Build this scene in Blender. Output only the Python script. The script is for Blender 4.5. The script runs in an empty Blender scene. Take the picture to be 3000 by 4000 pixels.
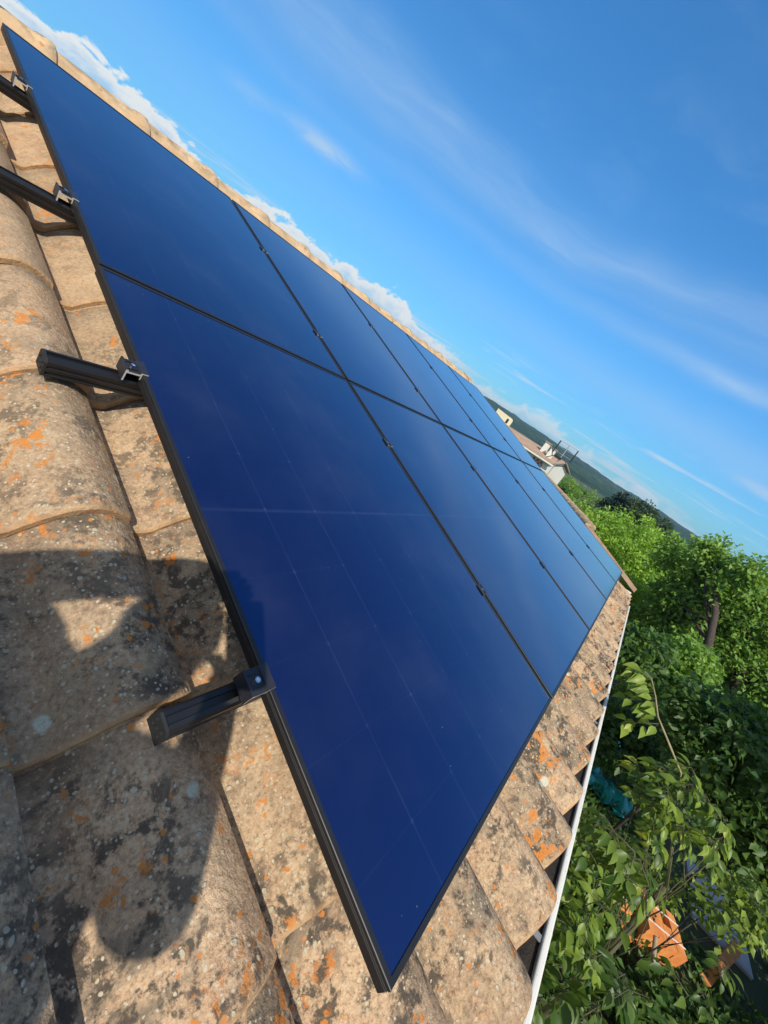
import bpy, bmesh, math, random
import numpy as np
from mathutils import Matrix, Vector
random.seed(7); rng = np.random.default_rng(7)
R = math.radians
scene = bpy.context.scene
COL = scene.collection
PITCH = R(17.0)
cp, sp = math.cos(PITCH), math.sin(PITCH)

# ------------------------------------------------------------------ camera, sky, sun, exposure
cam_d = bpy.data.cameras.new("camera"); cam = bpy.data.objects.new("camera", cam_d); COL.objects.link(cam)
cam.matrix_world = Matrix(((0.55054, -0.01931, -0.83459, -0.5035),
                           (-0.65909, 0.60353, -0.44873, 0.1638),
                           (0.51236, 0.79711, 0.31954, 0.7302), (0, 0, 0, 1)))
cam_d.sensor_fit = 'VERTICAL'; cam_d.sensor_height = 36.0; cam_d.sensor_width = 27.0
cam_d.lens = 14.20; cam_d.clip_start = 0.01; cam_d.clip_end = 12000
scene.camera = cam
vs = scene.view_settings
vs.view_transform = 'Standard'; vs.look = 'None'; vs.gamma = 1; vs.exposure = 0.0

SUN_TO = Vector((0.585, 0.4729, -0.6585)).normalized()          # the way the sunlight travels
sun_d = bpy.data.lights.new("sun", 'SUN'); sun = bpy.data.objects.new("sun", sun_d); COL.objects.link(sun)
sun_d.energy = 5.0; sun_d.angle = R(0.6); sun_d.color = (1.0, 0.93, 0.82)
sun.rotation_euler = SUN_TO.to_track_quat('-Z', 'Y').to_euler(); sun.location = (-30, -25, 40)

class NT:
    """tiny helper for writing node trees"""
    def __init__(s, nt): s.nt = nt; nt.nodes.clear()
    def n(s, t, props=None, **ins):
        nd = s.nt.nodes.new(t)
        for k, v in (props or {}).items(): setattr(nd, k, v)
        for k, v in ins.items():
            key = int(k[1:]) if k[0] == 'i' and k[1:].isdigit() else k.replace('_', ' ')
            s.put(nd.inputs[key], v)
        return nd
    def put(s, sock, v):
        if isinstance(v, bpy.types.NodeSocket): s.nt.links.new(v, sock)
        elif isinstance(v, bpy.types.Node): s.nt.links.new(v.outputs[0], sock)
        else:
            if sock.type == 'RGBA' and not isinstance(v, (int, float)) and len(v) == 3: v = (*v, 1)
            sock.default_value = v
    def m(s, op, a, b=None, c=None, clamp=False):
        nd = s.nt.nodes.new('ShaderNodeMath'); nd.operation = op; nd.use_clamp = clamp
        s.put(nd.inputs[0], a)
        if b is not None: s.put(nd.inputs[1], b)
        if c is not None: s.put(nd.inputs[2], c)
        return nd.outputs[0]
    def step(s, v, lo, hi, a=0.0, b=1.0):
        nd = s.nt.nodes.new('ShaderNodeMapRange'); nd.interpolation_type = 'SMOOTHSTEP'
        for i, x in enumerate((v, lo, hi, a, b)): s.put(nd.inputs[i], x)
        return nd.outputs[0]
    def mix(s, f, a, b, mode='MIX'):
        nd = s.nt.nodes.new('ShaderNodeMix'); nd.data_type = 'RGBA'; nd.blend_type = mode
        s.put(nd.inputs[0], f); s.put(nd.inputs[6], a); s.put(nd.inputs[7], b)
        return nd.outputs[2]
    def xyz(s, x, y, z=0.0): return s.n('ShaderNodeCombineXYZ', X=x, Y=y, Z=z).outputs[0]
    def noise(s, vec, scale, detail=4.0, rough=0.55, dist=0.0):
        return s.n('ShaderNodeTexNoise', Vector=vec, Scale=scale, Detail=detail, Roughness=rough, Distortion=dist).outputs[0]
    def vscale(s, vec, k):
        nd = s.nt.nodes.new('ShaderNodeVectorMath'); nd.operation = 'MULTIPLY'
        s.put(nd.inputs[0], vec); nd.inputs[1].default_value = k if not isinstance(k, (int, float)) else (k, k, k)
        return nd.outputs[0]
    def vadd(s, a, b):
        nd = s.nt.nodes.new('ShaderNodeVectorMath'); nd.operation = 'ADD'
        s.put(nd.inputs[0], a); s.put(nd.inputs[1], b); return nd.outputs[0]

world = bpy.data.worlds.new("World"); scene.world = world; world.use_nodes = True
def build_world():
    t = NT(world.node_tree)
    sky = t.n('ShaderNodeTexSky', dict(sky_type='NISHITA', sun_disc=False, sun_elevation=R(41.2), sun_rotation=math.atan2(-SUN_TO.x, -SUN_TO.y),
                                       altitude=200.0, air_density=1.0, dust_density=0.1, ozone_density=1.6))
    hsv = t.n('ShaderNodeHueSaturation', Saturation=1.22, Value=1.0, Color=sky.outputs[0])
    tc = t.n('ShaderNodeTexCoord')
    sep = t.n('ShaderNodeSeparateXYZ', Vector=tc.outputs['Generated'])
    x, y, z = sep.outputs
    el = t.m('MULTIPLY', t.m('ARCSINE', z), 57.2958)
    az = t.m('MULTIPLY', t.m('ARCTAN2', y, x), 57.2958)
    # --- cumulus bank low over the horizon
    v1 = t.xyz(t.m('MULTIPLY', az, 0.085), 3.3)
    big = t.noise(v1, 1.0, 3.0, 0.5)
    v2 = t.xyz(t.m('MULTIPLY', az, 0.34), t.m('MULTIPLY', el, 0.55), 1.7)
    puff = t.noise(v2, 1.0, 7.0, 0.56, 0.35)
    fine = t.noise(t.vscale(v2, 5.0), 1.0, 5.0, 0.6)
    top = t.m('ADD', t.m('MULTIPLY_ADD', az, 0.066, 2.50), t.m('MULTIPLY', t.m('SUBTRACT', big, 0.5), 5.0))
    top = t.m('ADD', top, t.m('MULTIPLY', t.m('SUBTRACT', puff, 0.5), 5.2))
    top = t.m('ADD', top, t.m('MULTIPLY', t.m('SUBTRACT', fine, 0.5), 0.8))
    dep = t.m('SUBTRACT', top, el)
    crisp = t.step(az, 18.0, 45.0)
    soft = t.m('MULTIPLY_ADD', crisp, -1.1, 1.5)
    a_c = t.step(dep, -0.12, soft)
    body = t.step(dep, 0.2, 2.8)
    shade = t.noise(t.xyz(t.m('MULTIPLY', az, 0.5), t.m('MULTIPLY', el, 1.1), 6.0), 1.0, 5.0, 0.6)
    body2 = t.m('MULTIPLY', body, t.step(shade, 0.3, 0.62, 1.0, 0.55))
    ccol = t.mix(body2, (0.93, 0.94, 0.90), (0.44, 0.60, 0.82))
    a_c = t.m('MULTIPLY', a_c, t.step(body, 0.0, 1.0, 0.95, 0.5))
    a_c = t.m('MULTIPLY', a_c, t.step(az, 0.0, 30.0, 0.85, 1.0))
    a_c = t.m('MULTIPLY', a_c, t.step(el, -1.0, 0.5))
    # --- thin streaks lying along the bank
    st = t.noise(t.xyz(t.m('MULTIPLY', az, 0.07), t.m('MULTIPLY', el, 0.85), 9.1), 1.0, 6.0, 0.6, 0.4)
    a_s = t.m('MULTIPLY', t.step(st, 0.5, 0.72, 0.0, 0.75), t.m('MULTIPLY', t.step(el, 1.0, 3.0), t.step(el, 5.5, 9.0, 1.0, 0.0)))
    # --- high cirrus
    warp = t.m('MULTIPLY', t.m('SUBTRACT', t.noise(t.xyz(t.m('MULTIPLY', az, 0.035), t.m('MULTIPLY', el, 0.06), 4.0), 1.0, 3.0), 0.5), 6.0)
    ew = t.m('ADD', el, warp)
    stre = t.noise(t.xyz(t.m('MULTIPLY', az, 0.034), t.m('MULTIPLY', ew, 0.42), 2.0), 1.0, 7.0, 0.62, 0.4)
    stre2 = t.noise(t.xyz(t.m('MULTIPLY', az, 0.06), t.m('MULTIPLY', ew, 0.16), 12.0), 1.0, 6.0, 0.6, 0.5)
    def band(c, w):
        d = t.m('DIVIDE', t.m('SUBTRACT', ew, c), w)
        return t.m('EXPONENT', t.m('MULTIPLY', t.m('MULTIPLY', d, d), -1.0))
    b1 = t.m('MULTIPLY', band(20.6, 2.6), t.step(stre, 0.25, 0.75, 0.14, 0.42))
    b2 = t.m('MULTIPLY', band(16.2, 0.9), t.m('MULTIPLY', t.step(az, -2.0, 40.0, 0.42, 0.12), t.step(stre, 0.3, 0.8, 0.6, 1.1)))
    b3 = t.m('MULTIPLY', band(10.5, 2.4), t.step(az, -10.0, 45.0, 0.32, 0.10))
    b4 = t.m('MULTIPLY', t.step(stre2, 0.5, 0.9, 0.0, 0.16), t.step(el, 10.0, 20.0))
    def blob(ca, ce, wa, we, k, slope=0.0):
        da = t.m('SUBTRACT', az, ca)
        e2 = t.m('SUBTRACT', t.m('SUBTRACT', el, ce), t.m('MULTIPLY', da, slope))
        n_ = t.noise(t.xyz(t.m('MULTIPLY', az, 0.22), t.m('MULTIPLY', el, 0.75), 8.0), 1.0, 6.0, 0.62, 0.6)
        e2 = t.m('ADD', e2, t.m('MULTIPLY', t.m('SUBTRACT', n_, 0.5), we * 1.6))
        q = t.m('ADD', t.m('POWER', t.m('ABSOLUTE', t.m('DIVIDE', da, wa)), 2.0), t.m('POWER', t.m('ABSOLUTE', t.m('DIVIDE', e2, we)), 2.0))
        return t.m('MULTIPLY', t.m('EXPONENT', t.m('MULTIPLY', q, -1.0)), t.step(n_, 0.25, 0.65, k * 0.5, k))
    b5 = blob(56.0, 14.0, 3.8, 0.75, 0.85, -0.03)
    b6 = blob(-6.0, 8.4, 2.6, 0.5, 0.75, 0.02)
    b7 = blob(3.0, 15.9, 4.5, 0.7, 0.35, 0.05)
    b8 = blob(64.0, 13.2, 2.4, 0.7, 0.30, -0.05)
    ci = t.m('ADD', t.m('ADD', b1, b2), t.m('ADD', b3, b4))
    ci = t.m('ADD', ci, t.m('ADD', t.m('ADD', b5, b6), t.m('ADD', b7, b8)), clamp=True)
    ci = t.m('MULTIPLY', ci, t.step(el, 2.0, 6.0))
    S = 0.15
    base = t.vscale(hsv.outputs[0], S)
    base = t.n('ShaderNodeGamma', Color=base, Gamma=0.78).outputs[0]
    base = t.mix(1.0, base, (0.36, 0.81, 1.12), 'MULTIPLY')
    lowk = t.step(el, -2.0, 17.0, 0.68, 1.0)
    base = t.mix(1.0, base, t.xyz(lowk, lowk, lowk), 'MULTIPLY')
    # unseen glow added to the sunny sky behind the camera, warming the shadows
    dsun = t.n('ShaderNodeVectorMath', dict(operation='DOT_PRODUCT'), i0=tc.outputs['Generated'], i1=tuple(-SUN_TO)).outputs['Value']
    sky_fill = t.m('MULTIPLY', t.step(dsun, 0.15, 0.95), 0.5)
    base = t.mix(sky_fill, base, (0.95, 0.86, 0.74))
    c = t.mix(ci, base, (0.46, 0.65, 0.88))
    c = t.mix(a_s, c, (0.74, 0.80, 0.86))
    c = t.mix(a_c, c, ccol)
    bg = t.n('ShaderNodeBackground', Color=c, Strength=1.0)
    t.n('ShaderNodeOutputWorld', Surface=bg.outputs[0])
build_world()

# ------------------------------------------------------------------ materials
def mat(name, fn):
    m = bpy.data.materials.new(name); m.use_nodes = True
    t = NT(m.node_tree); out = t.n('ShaderNodeOutputMaterial')
    t.put(out.inputs['Surface'], fn(t)); return m
def bsdf(t, color, rough=0.6, normal=None, **kw):
    b = t.n('ShaderNodeBsdfPrincipled'); t.put(b.inputs['Base Color'], color); t.put(b.inputs['Roughness'], rough)
    if normal is not None: t.put(b.inputs['Normal'], normal)
    for k, v in kw.items(): t.put(b.inputs[k.replace('_', ' ')], v)
    return b.outputs[0]
def bump(t, h, strength=0.5, dist=0.01): return t.n('ShaderNodeBump', Height=h, Strength=strength, Distance=dist).outputs[0]
def plain(name, color, rough=0.6, var=0.12, scale=8.0, bumpk=0.0, **kw):
    def f(t):
        tc = t.n('ShaderNodeTexCoord').outputs['Object']
        n = t.noise(tc, scale, 5.0)
        c = t.mix(t.step(n, 0.25, 0.75), tuple(v * (1 - var) for v in color), tuple(min(1, v * (1 + var)) for v in color))
        nm = bump(t, t.noise(tc, scale * 6, 3.0), bumpk) if bumpk else None
        return bsdf(t, c, rough, nm, **kw)
    return mat(name, f)

def tile_shader(t, lichen=1.0, fresh=0.0):
    tc = t.n('ShaderNodeTexCoord').outputs['Object']
    sep = t.n('ShaderNodeSeparateXYZ', Vector=tc)
    rnd = t.n('ShaderNodeAttribute', dict(attribute_name='tile_rnd')).outputs['Fac']
    off = t.vadd(tc, t.xyz(t.m('MULTIPLY', rnd, 3.1), t.m('MULTIPLY', rnd, 1.7), 0.0))
    low = t.step(sep.outputs[1], 0.2, 2.4, 1.0, 0.25)           # older growth towards the eave
    n1 = t.noise(off, 7.0, 5.0, 0.6); n2 = t.noise(off, 23.0, 5.0, 0.65); n3 = t.noise(tc, 3.1, 4.0, 0.55, 0.3)
    c = t.mix(t.step(n1, 0.3, 0.7), (0.45, 0.30, 0.178), (0.575, 0.41, 0.25))
    c = t.mix(t.step(n2, 0.48, 0.75, 0.0, 0.5), c, (0.50, 0.29, 0.18))
    c = t.mix(t.m('MULTIPLY', t.m('SUBTRACT', rnd, 0.5), 0.5, clamp=True), c, (0.40, 0.23, 0.14))
    tone = t.m('MULTIPLY_ADD', rnd, 0.34, 0.80)
    c = t.mix(1.0, c, t.xyz(tone, tone, t.m('MULTIPLY', tone, 0.98)), 'MULTIPLY')
    # dirt held above each overlap
    fr_ = t.m('FRACT', t.m('DIVIDE', t.m('ADD', sep.outputs[1], 0.300), 0.405))
    lap = t.m('MULTIPLY', t.step(fr_, 0.78, 1.0), t.step(t.noise(off, 9.0, 6.0, 0.7), 0.35, 0.6, 0.15, 0.75))
    c = t.mix(lap, c, (0.13, 0.10, 0.075))
    # grain
    gr = t.noise(tc, 120.0, 6.0, 0.75); gr2 = t.noise(off, 48.0, 6.0, 0.7)
    c = t.mix(t.step(gr, 0.5, 0.68, 0.0, t.m('MULTIPLY_ADD', low, 0.35, 0.15)), c, (0.66, 0.56, 0.40))
    c = t.mix(t.step(gr, 0.5, 0.36, 0.0, t.m('MULTIPLY_ADD', low, 0.60, 0.15)), c, (0.20, 0.14, 0.09))
    # grey biofilm, then black grime
    g = t.m('MULTIPLY', t.step(t.m('ADD', t.noise(off, 10.0, 6.0, 0.65, 0.5), t.m('MULTIPLY', t.m('SUBTRACT', gr2, 0.5), 0.5)), 0.42, 0.62), t.step(n3, 0.35, 0.62, 0.25, 0.95))
    c = t.mix(t.m('MULTIPLY', g, t.m('MULTIPLY', low, 0.85 * lichen)), c, (0.205, 0.165, 0.115))
    bl = t.m('MULTIPLY', t.step(t.m('ADD', t.noise(off, 15.0, 7.0, 0.72, 0.4), t.m('MULTIPLY', t.m('SUBTRACT', gr2, 0.5), 0.6)), 0.49, 0.61), t.step(n3, 0.32, 0.52))
    c = t.mix(t.m('MULTIPLY', bl, t.m('MULTIPLY', low, 0.92 * lichen)), c, (0.075, 0.062, 0.048))
    vs1 = t.n('ShaderNodeTexVoronoi', Vector=t.vadd(tc, t.vscale(t.n('ShaderNodeTexNoise', Vector=tc, Scale=90.0, Detail=3.0).outputs[1], 0.008)), Scale=150.0)
    s1 = t.n('ShaderNodeSeparateColor', Color=vs1.outputs['Color'])
    c = t.mix(t.m('MULTIPLY', t.step(s1.outputs[1], 0.75, 0.95), 0.22), c, (0.16, 0.12, 0.085))
    # pale round lichens, small
    def rosette(scale, rmin, rmax, keep, col, c, wobk=0.010, seed=0.0, lowk=True, clus=None):
        w = t.vadd(tc, t.vscale(t.n('ShaderNodeTexNoise', Vector=tc, Scale=45.0, Detail=4.0).outputs[1], wobk))
        w = t.vadd(w, (seed, seed * 0.7, 0.0))
        v = t.n('ShaderNodeTexVoronoi', Vector=w, Scale=scale)
        cc = t.n('ShaderNodeSeparateColor', Color=v.outputs['Color'])
        rad = t.m('MULTIPLY_ADD', cc.outputs[1], (rmax - rmin), rmin)
        inside = t.step(t.m('SUBTRACT', v.outputs['Distance'], rad), -0.07, 0.03, 1.0, 0.0)
        if clus is not None: kk = t.m('MULTIPLY', t.m('GREATER_THAN', cc.outputs[0], keep), clus)
        else: kk = t.m('GREATER_THAN', cc.outputs[0], keep)
        inside = t.m('MULTIPLY', inside, kk)
        if lowk: inside = t.m('MULTIPLY', inside, t.step(low, 0.2, 0.8))
        tex = t.step(t.noise(tc, 160.0, 3.0), 0.3, 0.7, 0.72, 1.0)
        return t.mix(t.m('MULTIPLY', inside, tex), c, col), inside
    c, i1 = rosette(72.0, 0.12, 0.36, 0.74, (0.52, 0.47, 0.33), c, 0.014, 1.3)
    c, i0 = rosette(130.0, 0.15, 0.40, 0.70, (0.56, 0.49, 0.35), c, 0.010, 3.3)
    clus = t.step(t.noise(tc, 6.0, 5.0, 0.7, 0.6), 0.545, 0.61)
    c, i2 = rosette(44.0, 0.25, 0.72, 0.30, (0.58, 0.21, 0.04), c, 0.026, 5.1, False, clus)
    c, i2b = rosette(80.0, 0.15, 0.45, 0.93, (0.58, 0.21, 0.04), c, 0.018, 7.7, False)
    blot = t.m('MULTIPLY', t.step(t.noise(off, 12.0, 7.0, 0.74, 0.8), 0.595, 0.64), t.step(t.noise(tc, 4.0, 2.0), 0.53, 0.62))
    c = t.mix(t.m('MULTIPLY', blot, 0.85), c, (0.55, 0.19, 0.035))
    c, i3 = rosette(14.0, 0.10, 0.24, 0.74, (0.55, 0.58, 0.45), c, 0.016, 2.4)
    edge = t.n('ShaderNodeAttribute', dict(attribute_name='tile_edge')).outputs['Fac']
    ec_ = t.mix(t.step(t.noise(tc, 30.0, 5.0, 0.7), 0.35, 0.65), (0.60, 0.38, 0.19), (0.42, 0.24, 0.12))
    c = t.mix(t.m('MULTIPLY', edge, 0.82), c, ec_)
    h = t.m('ADD', t.m('MULTIPLY', t.noise(tc, 160.0, 5.0, 0.7), 0.6), t.m('MULTIPLY', t.noise(tc, 38.0, 4.0, 0.6), 0.9))
    h = t.m('ADD', h, t.m('MULTIPLY', t.m('ADD', i3, i1), 0.25))
    h = t.m('ADD', h, t.m('MULTIPLY', s1.outputs[0], 0.16))
    return bsdf(t, c, 0.92, bump(t, h, 0.9, 0.007), Specular_IOR_Level=0.25)
M_TILE = mat('weathered_clay_tile', lambda t: tile_shader(t, 1.0))
def ridge_shader(t):
    tc = t.n('ShaderNodeTexCoord').outputs['Object']
    sep = t.n('ShaderNodeSeparateXYZ', Vector=tc)
    n1 = t.noise(tc, 9.0, 5.0, 0.6)
    c = t.mix(t.step(n1, 0.3, 0.7), (0.50, 0.33, 0.18), (0.62, 0.43, 0.25))
    topk = t.step(sep.outputs[2], -0.045, 0.01)
    g = t.m('MULTIPLY', t.step(t.noise(tc, 11.0, 7.0, 0.7, 0.5), 0.42, 0.6), topk)
    c = t.mix(t.m('MULTIPLY', g, 0.85), c, (0.20, 0.175, 0.115))
    v = t.n('ShaderNodeTexVoronoi', Vector=t.vadd(tc, t.vscale(t.n('ShaderNodeTexNoise', Vector=tc, Scale=40.0).outputs[1], 0.02)), Scale=20.0)
    cc = t.n('ShaderNodeSeparateColor', Color=v.outputs['Color'])
    ins = t.m('MULTIPLY', t.step(v.outputs['Distance'], 0.16, 0.28, 1.0, 0.0), t.m('GREATER_THAN', cc.outputs[0], 0.72))
    c = t.mix(t.m('MULTIPLY', ins, 0.75), c, t.mix(t.m('GREATER_THAN', cc.outputs[1], 0.5), (0.22, 0.11, 0.05), (0.50, 0.19, 0.05)))
    h = t.noise(tc, 70.0, 5.0, 0.7)
    return bsdf(t, c, 0.9, bump(t, h, 0.45, 0.006), Specular_IOR_Level=0.25)
M_RIDGE = mat('ridge_clay', ridge_shader)

def panel_shader(t):
    tc = t.n('ShaderNodeTexCoord').outputs['Object']
    s = t.n('ShaderNodeSeparateXYZ', Vector=tc)
    def lines(v, off, pitch, w):
        f = t.m('FRACT', t.m('DIVIDE', t.m('SUBTRACT', v, off), pitch))
        d = t.m('MULTIPLY', t.m('ABSOLUTE', t.m('SUBTRACT', f, 0.5)), pitch)
        return t.m('SUBTRACT', pitch / 2, d)
    dx = lines(s.outputs[0], 0.0045, 0.1835, 0); dy = lines(s.outputs[1], 0.1215, 0.1862, 0)
    lx = t.step(dx, 0.0006, 0.0016, 1.0, 0.0); ly = t.step(dy, 0.0006, 0.0014, 1.0, 0.0)
    node = t.step(t.m('ADD', dx, dy), 0.004, 0.007, 1.0, 0.0)
    mid = t.step(t.m('ABSOLUTE', t.m('SUBTRACT', s.outputs[1], 0.861)), 0.003, 0.0055, 1.0, 0.0)
    patchy = t.step(t.noise(tc, 5.0, 3.0), 0.3, 0.65, 0.35, 1.0)
    k = t.m('ADD', t.m('MULTIPLY', lx, 0.5), t.m('MULTIPLY', ly, 0.14))
    k = t.m('ADD', k, t.m('ADD', t.m('MULTIPLY', node, 0.42), t.m('MULTIPLY', mid, 0.32)))
    k = t.m('MULTIPLY', k, patchy, clamp=True)
    c = t.mix(k, (0.0048, 0.0058, 0.022), (0.036, 0.046, 0.09))
    v = t.n('ShaderNodeTexVoronoi', Vector=tc, Scale=26.0)
    cc = t.n('ShaderNodeSeparateColor', Color=v.outputs['Color'])
    sp_ = t.m('MULTIPLY', t.step(v.outputs['Distance'], 0.02, 0.05, 1.0, 0.0), t.m('GREATER_THAN', cc.outputs[0], 0.66))
    dust = t.m('ADD', t.m('MULTIPLY', sp_, 0.5), t.step(t.noise(tc, 2.3, 5.0), 0.4, 0.8, 0.0, 0.045))
    c = t.mix(dust, c, (0.30, 0.30, 0.33))
    r = t.step(t.noise(tc, 3.0, 4.0), 0.3, 0.7, 0.10, 0.13)
    return bsdf(t, c, r, IOR=2.3, Specular_Tint=(0.02, 0.36, 1.0, 1), Coat_Weight=0.55, Coat_IOR=1.5, Coat_Roughness=0.08, Coat_Tint=(1, 1, 1, 1))
M_GLASS = mat('solar_glass', panel_shader)
M_FRAME = plain('black_anodised_aluminium', (0.016, 0.015, 0.015), 0.38, 0.1, 30.0)
M_RAIL = plain('black_rail_aluminium', (0.012, 0.012, 0.013), 0.34, 0.1, 20.0)
M_CAP = plain('black_plastic', (0.018, 0.018, 0.018), 0.6, 0.15, 60.0)
M_CLAMP = plain('dark_clamp_aluminium', (0.035, 0.035, 0.042), 0.3, 0.1, 60.0, Metallic=0.3)
M_CUT = plain('bare_cut_aluminium', (0.62, 0.58, 0.52), 0.45, 0.08, 200.0)
M_STEEL = plain('stainless_bolt', (0.78, 0.78, 0.80), 0.22, 0.05, 90.0, Metallic=1.0)
M_CLIP = plain('galvanised_clip', (0.40, 0.38, 0.35), 0.55, 0.1, 60.0, Metallic=0.6)
def gutter_shader(t):
    tc = t.n('ShaderNodeTexCoord').outputs['Object']
    n = t.noise(t.vscale(tc, (6.0, 30.0, 30.0)), 1.0, 6.0, 0.7)
    c = t.mix(t.step(n, 0.52, 0.75, 0.0, 0.55), (0.74, 0.72, 0.64), (0.34, 0.30, 0.23))
    sp_ = t.step(t.noise(tc, 90.0, 3.0), 0.63, 0.72, 0.0, 0.6)
    return bsdf(t, t.mix(sp_, c, (0.22, 0.19, 0.14)), 0.45)
M_GUT = mat('white_gutter_plastic', gutter_shader)
M_DEBRIS = plain('gutter_muck', (0.022, 0.016, 0.011), 0.95, 0.5, 30.0, 0.6)
M_RENDER = plain('cream_render', (0.62, 0.55, 0.43), 0.9, 0.08, 3.0, 0.2)
M_WHITE = plain('white_render', (0.72, 0.70, 0.60), 0.9, 0.06, 0.6)
M_CREAM = plain('ochre_render', (0.66, 0.58, 0.38), 0.9, 0.08, 0.6)
M_DARKHOLE = plain('dark_opening', (0.015, 0.015, 0.018), 0.4, 0.1, 3.0)
M_SOFFIT = plain('dark_timber', (0.05, 0.035, 0.022), 0.8, 0.2, 12.0)
def farroof_shader(t):
    tc = t.n('ShaderNodeTexCoord').outputs['Object']
    n = t.noise(tc, 1.4, 6.0, 0.7); n2 = t.noise(tc, 9.0, 3.0, 0.7)
    c = t.mix(t.step(n, 0.35, 0.68), (0.36, 0.22, 0.14), (0.44, 0.31, 0.21))
    c = t.mix(t.step(n2, 0.5, 0.7, 0.0, 0.6), c, (0.22, 0.15, 0.10))
    return bsdf(t, c, 0.9, bump(t, n2, 0.3, 0.03))
M_FARROOF = mat('far_roof_tiles', farroof_shader)
M_LATTICE = None
def lattice_shader(t):
    tc = t.n('ShaderNodeTexCoord').outputs['Object']
    v = t.n('ShaderNodeTexChecker', Vector=tc, Scale=5.0, Color1=(0.55, 0.42, 0.36, 1), Color2=(0.20, 0.09, 0.07, 1))
    return bsdf(t, v.outputs[0], 0.9)
M_LATTICE = mat('brick_lattice', lattice_shader)

def leaf_shader(dark, light, trans=0.35, rough=0.5, spec=0.4, tcol=None, tmix=0.7):
    def f(t):
        a = t.n('ShaderNodeAttribute', dict(attribute_name='leaf_rnd')).outputs['Fac']
        c = t.mix(a, dark, light)
        c = t.mix(t.step(a, 0.93, 1.0, 0.0, 0.55), c, (light[0] * 1.5, light[1] * 1.05, light[2]))
        c = t.mix(t.step(t.noise(t.n('ShaderNodeTexCoord').outputs['Object'], 14.0, 3.0), 0.35, 0.65, 0.0, 0.28), c, dark)
        p = bsdf(t, c, rough, Specular_IOR_Level=spec)
        tr = t.n('ShaderNodeBsdfTranslucent')
        t.put(tr.inputs['Color'], t.mix(tmix, c, tcol or (light[0] * 1.8, light[1] * 1.6, light[2] * 0.7)))
        return t.n('ShaderNodeMixShader', i0=trans, i1=p, i2=tr.outputs[0]).outputs[0]
    return f
M_L_LIGHT = mat('leaf_light_green', leaf_shader((0.10, 0.23, 0.025), (0.36, 0.55, 0.075), 0.35))
M_L_MID = mat('leaf_mid_green', leaf_shader((0.060, 0.16, 0.025), (0.28, 0.44, 0.075), 0.32))
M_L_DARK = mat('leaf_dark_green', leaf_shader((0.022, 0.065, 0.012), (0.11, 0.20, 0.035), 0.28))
M_L_PINE = mat('needle_green', leaf_shader((0.028, 0.060, 0.022), (0.080, 0.125, 0.045), 0.15))
M_L_CONI = mat('conifer_green', leaf_shader((0.008, 0.026, 0.018), (0.025, 0.055, 0.035), 0.1))
M_L_NEAR = mat('leaf_near_green', leaf_shader((0.026, 0.078, 0.012), (0.33, 0.44, 0.060), 0.40, 0.42, 0.4, (0.36, 0.44, 0.045), 0.38))  # dark end deepened to paint shade among the lower leaves
M_BARK = plain('bark', (0.060, 0.045, 0.035), 0.95, 0.35, 18.0, 0.7)
M_TWIG = plain('green_brown_twig', (0.075, 0.075, 0.032), 0.8, 0.25, 20.0)
M_SHOOT = plain('pale_green_shoot', (0.26, 0.22, 0.11), 0.7, 0.2, 20.0)
M_STAKE = plain('pale_stake_wood', (0.34, 0.29, 0.20), 0.85, 0.2, 20.0)

# ------------------------------------------------------------------ object helpers
def tag(o, label=None, cat=None, group=None, kind=None):
    if label: o['label'] = label
    if cat: o['category'] = cat
    if group: o['group'] = group
    if kind: o['kind'] = kind
    return o
def link(name, me, m, parent=None, loc=(0, 0, 0), rot=(0, 0, 0)):
    o = bpy.data.objects.new(name, me); COL.objects.link(o)
    if m is not None and me is not None:
        for q in (m if isinstance(m, (list, tuple)) else [m]): me.materials.append(q)
    o.parent = parent; o.location = loc; o.rotation_euler = rot
    return o
def empty(name, loc=(0, 0, 0), rot=(0, 0, 0)):
    o = bpy.data.objects.new(name, None); COL.objects.link(o); o.location = loc; o.rotation_euler = rot
    o.empty_display_size = 0.1; return o
RM = Matrix.Rotation(PITCH, 4, 'X')
def rw(x, s, n): return (x, s * cp - n * sp, s * sp + n * cp)   # roof coordinates -> world
ROT = (PITCH, 0, 0)
def copy_tree(o, parent=None):
    c = o.copy(); COL.objects.link(c); c.parent = parent
    for ch in list(o.children): copy_tree(ch, c)
    return c
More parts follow.
